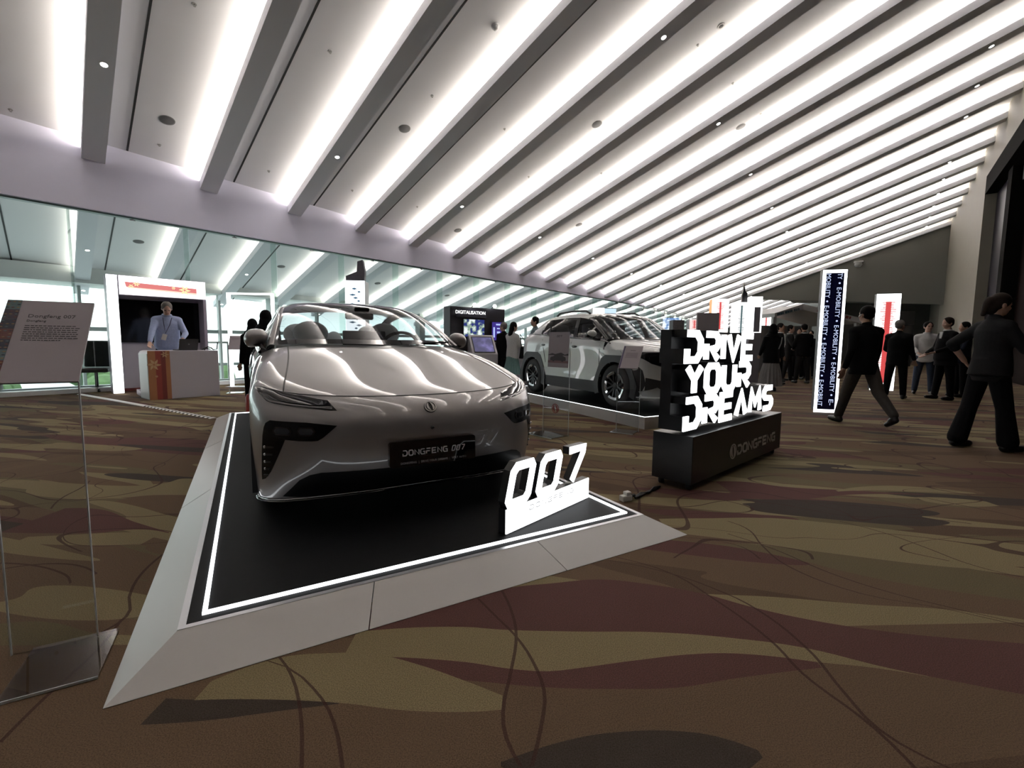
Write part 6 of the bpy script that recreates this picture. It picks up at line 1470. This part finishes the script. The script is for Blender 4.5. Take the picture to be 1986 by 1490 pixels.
# ================================================================== ceiling fittings (placed on beams and panels)
dl_ring = mat('lamp_ring', (.70, .70, .70), .4); dl_glow = glow('downlight_glow', (1, .97, .93), 14); spk = mat('speaker_grille', (.12, .12, .125), .7); sprk = mat('sprinkler_metal', (.5, .5, .5), .35, metal=.7)
def ceil_frame(u, t, dz):
    o = ceil_pt(u, t, dz); x = (ceil_pt(u, t + .5, dz) - o).normalized(); y = (ceil_pt(u + .5, t, dz) - o); z = -(x.cross(y).normalized()); z = -z if z.z > 0 else z
    y = z.cross(x).normalized(); return frame(o, x, y, z)
CNT = {}
def downlight(i, t, ins=True):
    k = CNT.get((i, t >= 0), 0); CNT[(i, t >= 0)] = k + 1
    lab = 'glowing downlight under the %s ceiling beam%s' % (ordinal(i), (', nearest the glass', ', second from the glass', ', third from the glass')[k] if t >= 0 else (' beyond the glass', ' beyond the glass, farther out')[k])
    M = ceil_frame(U0 + PITCHB * i + BW * .62, t, -BH - .001)
    o = thing('ceiling_downlight', lab, 'downlight'); o.matrix_world = M
    mb = MB(); mb.lathe([(.048, .002), (.065, .006), (.068, -.002), (.052, -.004)], 24); mb.build('trim_ring', dl_ring, o, smooth=40)
    mb = MB(); mb.lathe([(.001, .003), (.047, .003), (.047, -.002), (.001, -.002)], 24); mb.build('lamp_lens', dl_glow, o)
def on_panel(kind, i, fu, t):
    """i: bay between beam i and the next, fu: metres past the beam's far side"""
    u = U0 + PITCHB * i + BW + fu; M = ceil_frame(u, t, 0)
    where = ('before the first ceiling beam' if i < 0 else 'between the %s and %s ceiling beams' % (ordinal(i), ordinal(i + 1))) + ('' if t >= 0 else ' beyond the glass')
    k = CNT.get((kind, i, t >= 0), 0); CNT[(kind, i, t >= 0)] = k + 1
    rank = ('', ', second from the glass', ', third from the glass')[k]
    if kind == 'speaker':
        o = thing('ceiling_speaker', 'round dark speaker %s%s' % (where, rank), 'speaker'); o.matrix_world = M
        mb = MB(); mb.lathe([(.12, .008), (.135, .006), (.137, -.004)], 32); mb.build('rim', mat('speaker_rim', (.2, .2, .2), .5), o, smooth=40)
        mb = MB(); mb.lathe([(.001, .011), (.08, .010), (.12, .006), (.12, -.002)], 32); mb.build('grille', spk, o, smooth=40)
    elif kind == 'sprinkler':
        o = thing('ceiling_sprinkler', 'tiny sprinkler %s%s' % (where, rank), 'sprinkler'); o.matrix_world = M
        mb = MB(); mb.lathe([(.001, .004), (.032, .004), (.034, -.003)], 18); mb.build('escutcheon', mat('escutcheon', (.42, .42, .42), .5), o, smooth=40)
        mb = MB(); mb.lathe([(.008, 0), (.008, .03), (.020, .032), (.020, .036), (.001, .036)], 12); mb.build('deflector', sprk, o, smooth=40)
    elif kind == 'detector':
        o = thing('smoke_detector', 'white domed smoke detector %s%s' % (where, rank), 'smoke detector'); o.matrix_world = M
        mb = MB(); mb.lathe([(.075, 0), (.072, .03), (.055, .045)], 24); mb.build('base', mat('detector_white', (.6, .6, .6), .4), o, smooth=40)
        mb = MB(); mb.lathe([(.055, .045), (.05, .065), (.03, .08), (.001, .084)], 24); mb.build('dome', MAT['detector_white'], o, smooth=40)
        mb = MB(); mb.ell((.045, 0, .05), (.012, .012, .008), 8, 5); mb.build('indicator', spk, o)
    else:
        o = thing('ceiling_camera', 'round ringed sensor %s%s' % (where, rank), 'sensor'); o.matrix_world = M
        mb = MB(); mb.lathe([(.05, .010), (.075, .010), (.08, -.003)], 24); mb.build('ring', MAT['lamp_ring'], o, smooth=40)
        mb = MB(); mb.lathe([(.001, .016), (.03, .014), (.05, .008)], 20); mb.build('lens', spk, o, smooth=40)
for i in range(0, 17, 2): downlight(i, 2.65)
for i in range(4, 19, 2): downlight(i, 9.15)
for i in (8, 9, 10, 12, 13, 14, 15, 16, 17, 18): downlight(i, 14.8)
for i in (0, 2, 4): downlight(i, -4.72); downlight(i, -8.2)
for i, fu, t in ((0, .91, 1.33), (2, 1.07, 3.8), (4, 1.16, .96), (4, 1.27, 6.74), (6, 1.35, 3.53), (6, 1.41, 9.37)): on_panel('speaker', i, fu, t)
for i in (0, 2, 4, 6): on_panel('speaker', i, 1.0, -4.5)
for i, fu, t in ((-1, .78, .2), (0, .88, .52), (0, .9, 4.08), (1, .97, .82), (1, .9, 4.58), (2, 1.03, 1.15), (2, 1.07, 4.91), (3, 1.07, 1.41), (3, 1.19, 5.19), (4, 1.23, 4.31), (4, 1.24, 9.4), (5, 1.27, 5.73), (5, 1.26, 9.65), (6, 1.36, 9.91)): on_panel('sprinkler', i, fu, t)
on_panel('detector', 2, 1.16, 6.85); on_panel('camera', 4, 1.23, 9.9)
t = thing('dome_camera', 'small white dome camera on the grey gable wall above the totems', 'camera', Vector((22.95, 30.92, 6.54)) - U * .25)
mb = MB(); mb.ell((0, 0, 0), (.22, .22, .20), 18, 10); mb.build('dome', mat('dome_white', (.55, .55, .55), .4), t, smooth=60)
mb = MB(); mb.lathe([(.25, .10), (.25, .22), (.001, .22)], 20, cap=False); mb.build('dome_base', MAT['dome_white'], t, smooth=40)
# ================================================================== outside: trees beyond the facade
leaf = mat('leaf_green', (.10, .17, .07), .8, noise=.5, nscale=3)
bark = mat('bark', (.10, .075, .05), .9)
rnd = random.Random(11)
for k in range(14):
    uu = -8 + 4.6 * k + rnd.uniform(-1, 1); nn = 32 + rnd.uniform(0, 8); p = room(uu, nn, -6)
    t = thing('outside_tree', 'green tree outside the far window wall', 'tree', p, group='trees outside the window wall')
    mb = MB(); H_ = rnd.uniform(4.2, 5.8)
    for q in range(16):
        a = rnd.uniform(0, 2 * PI); r = rnd.uniform(0, 1.5); mb.ell((r * math.cos(a), r * math.sin(a), H_ + rnd.uniform(-1.6, .5)), tuple(rnd.uniform(.6, 1.1) for _ in range(3)), 8, 6)
    mb.build('crown', leaf, t)
    mb = MB(); mb.tube([(0, 0, 0), (.05, 0, H_ - .8)], [.16, .10], 8); mb.build('trunk', bark, t, smooth=60)
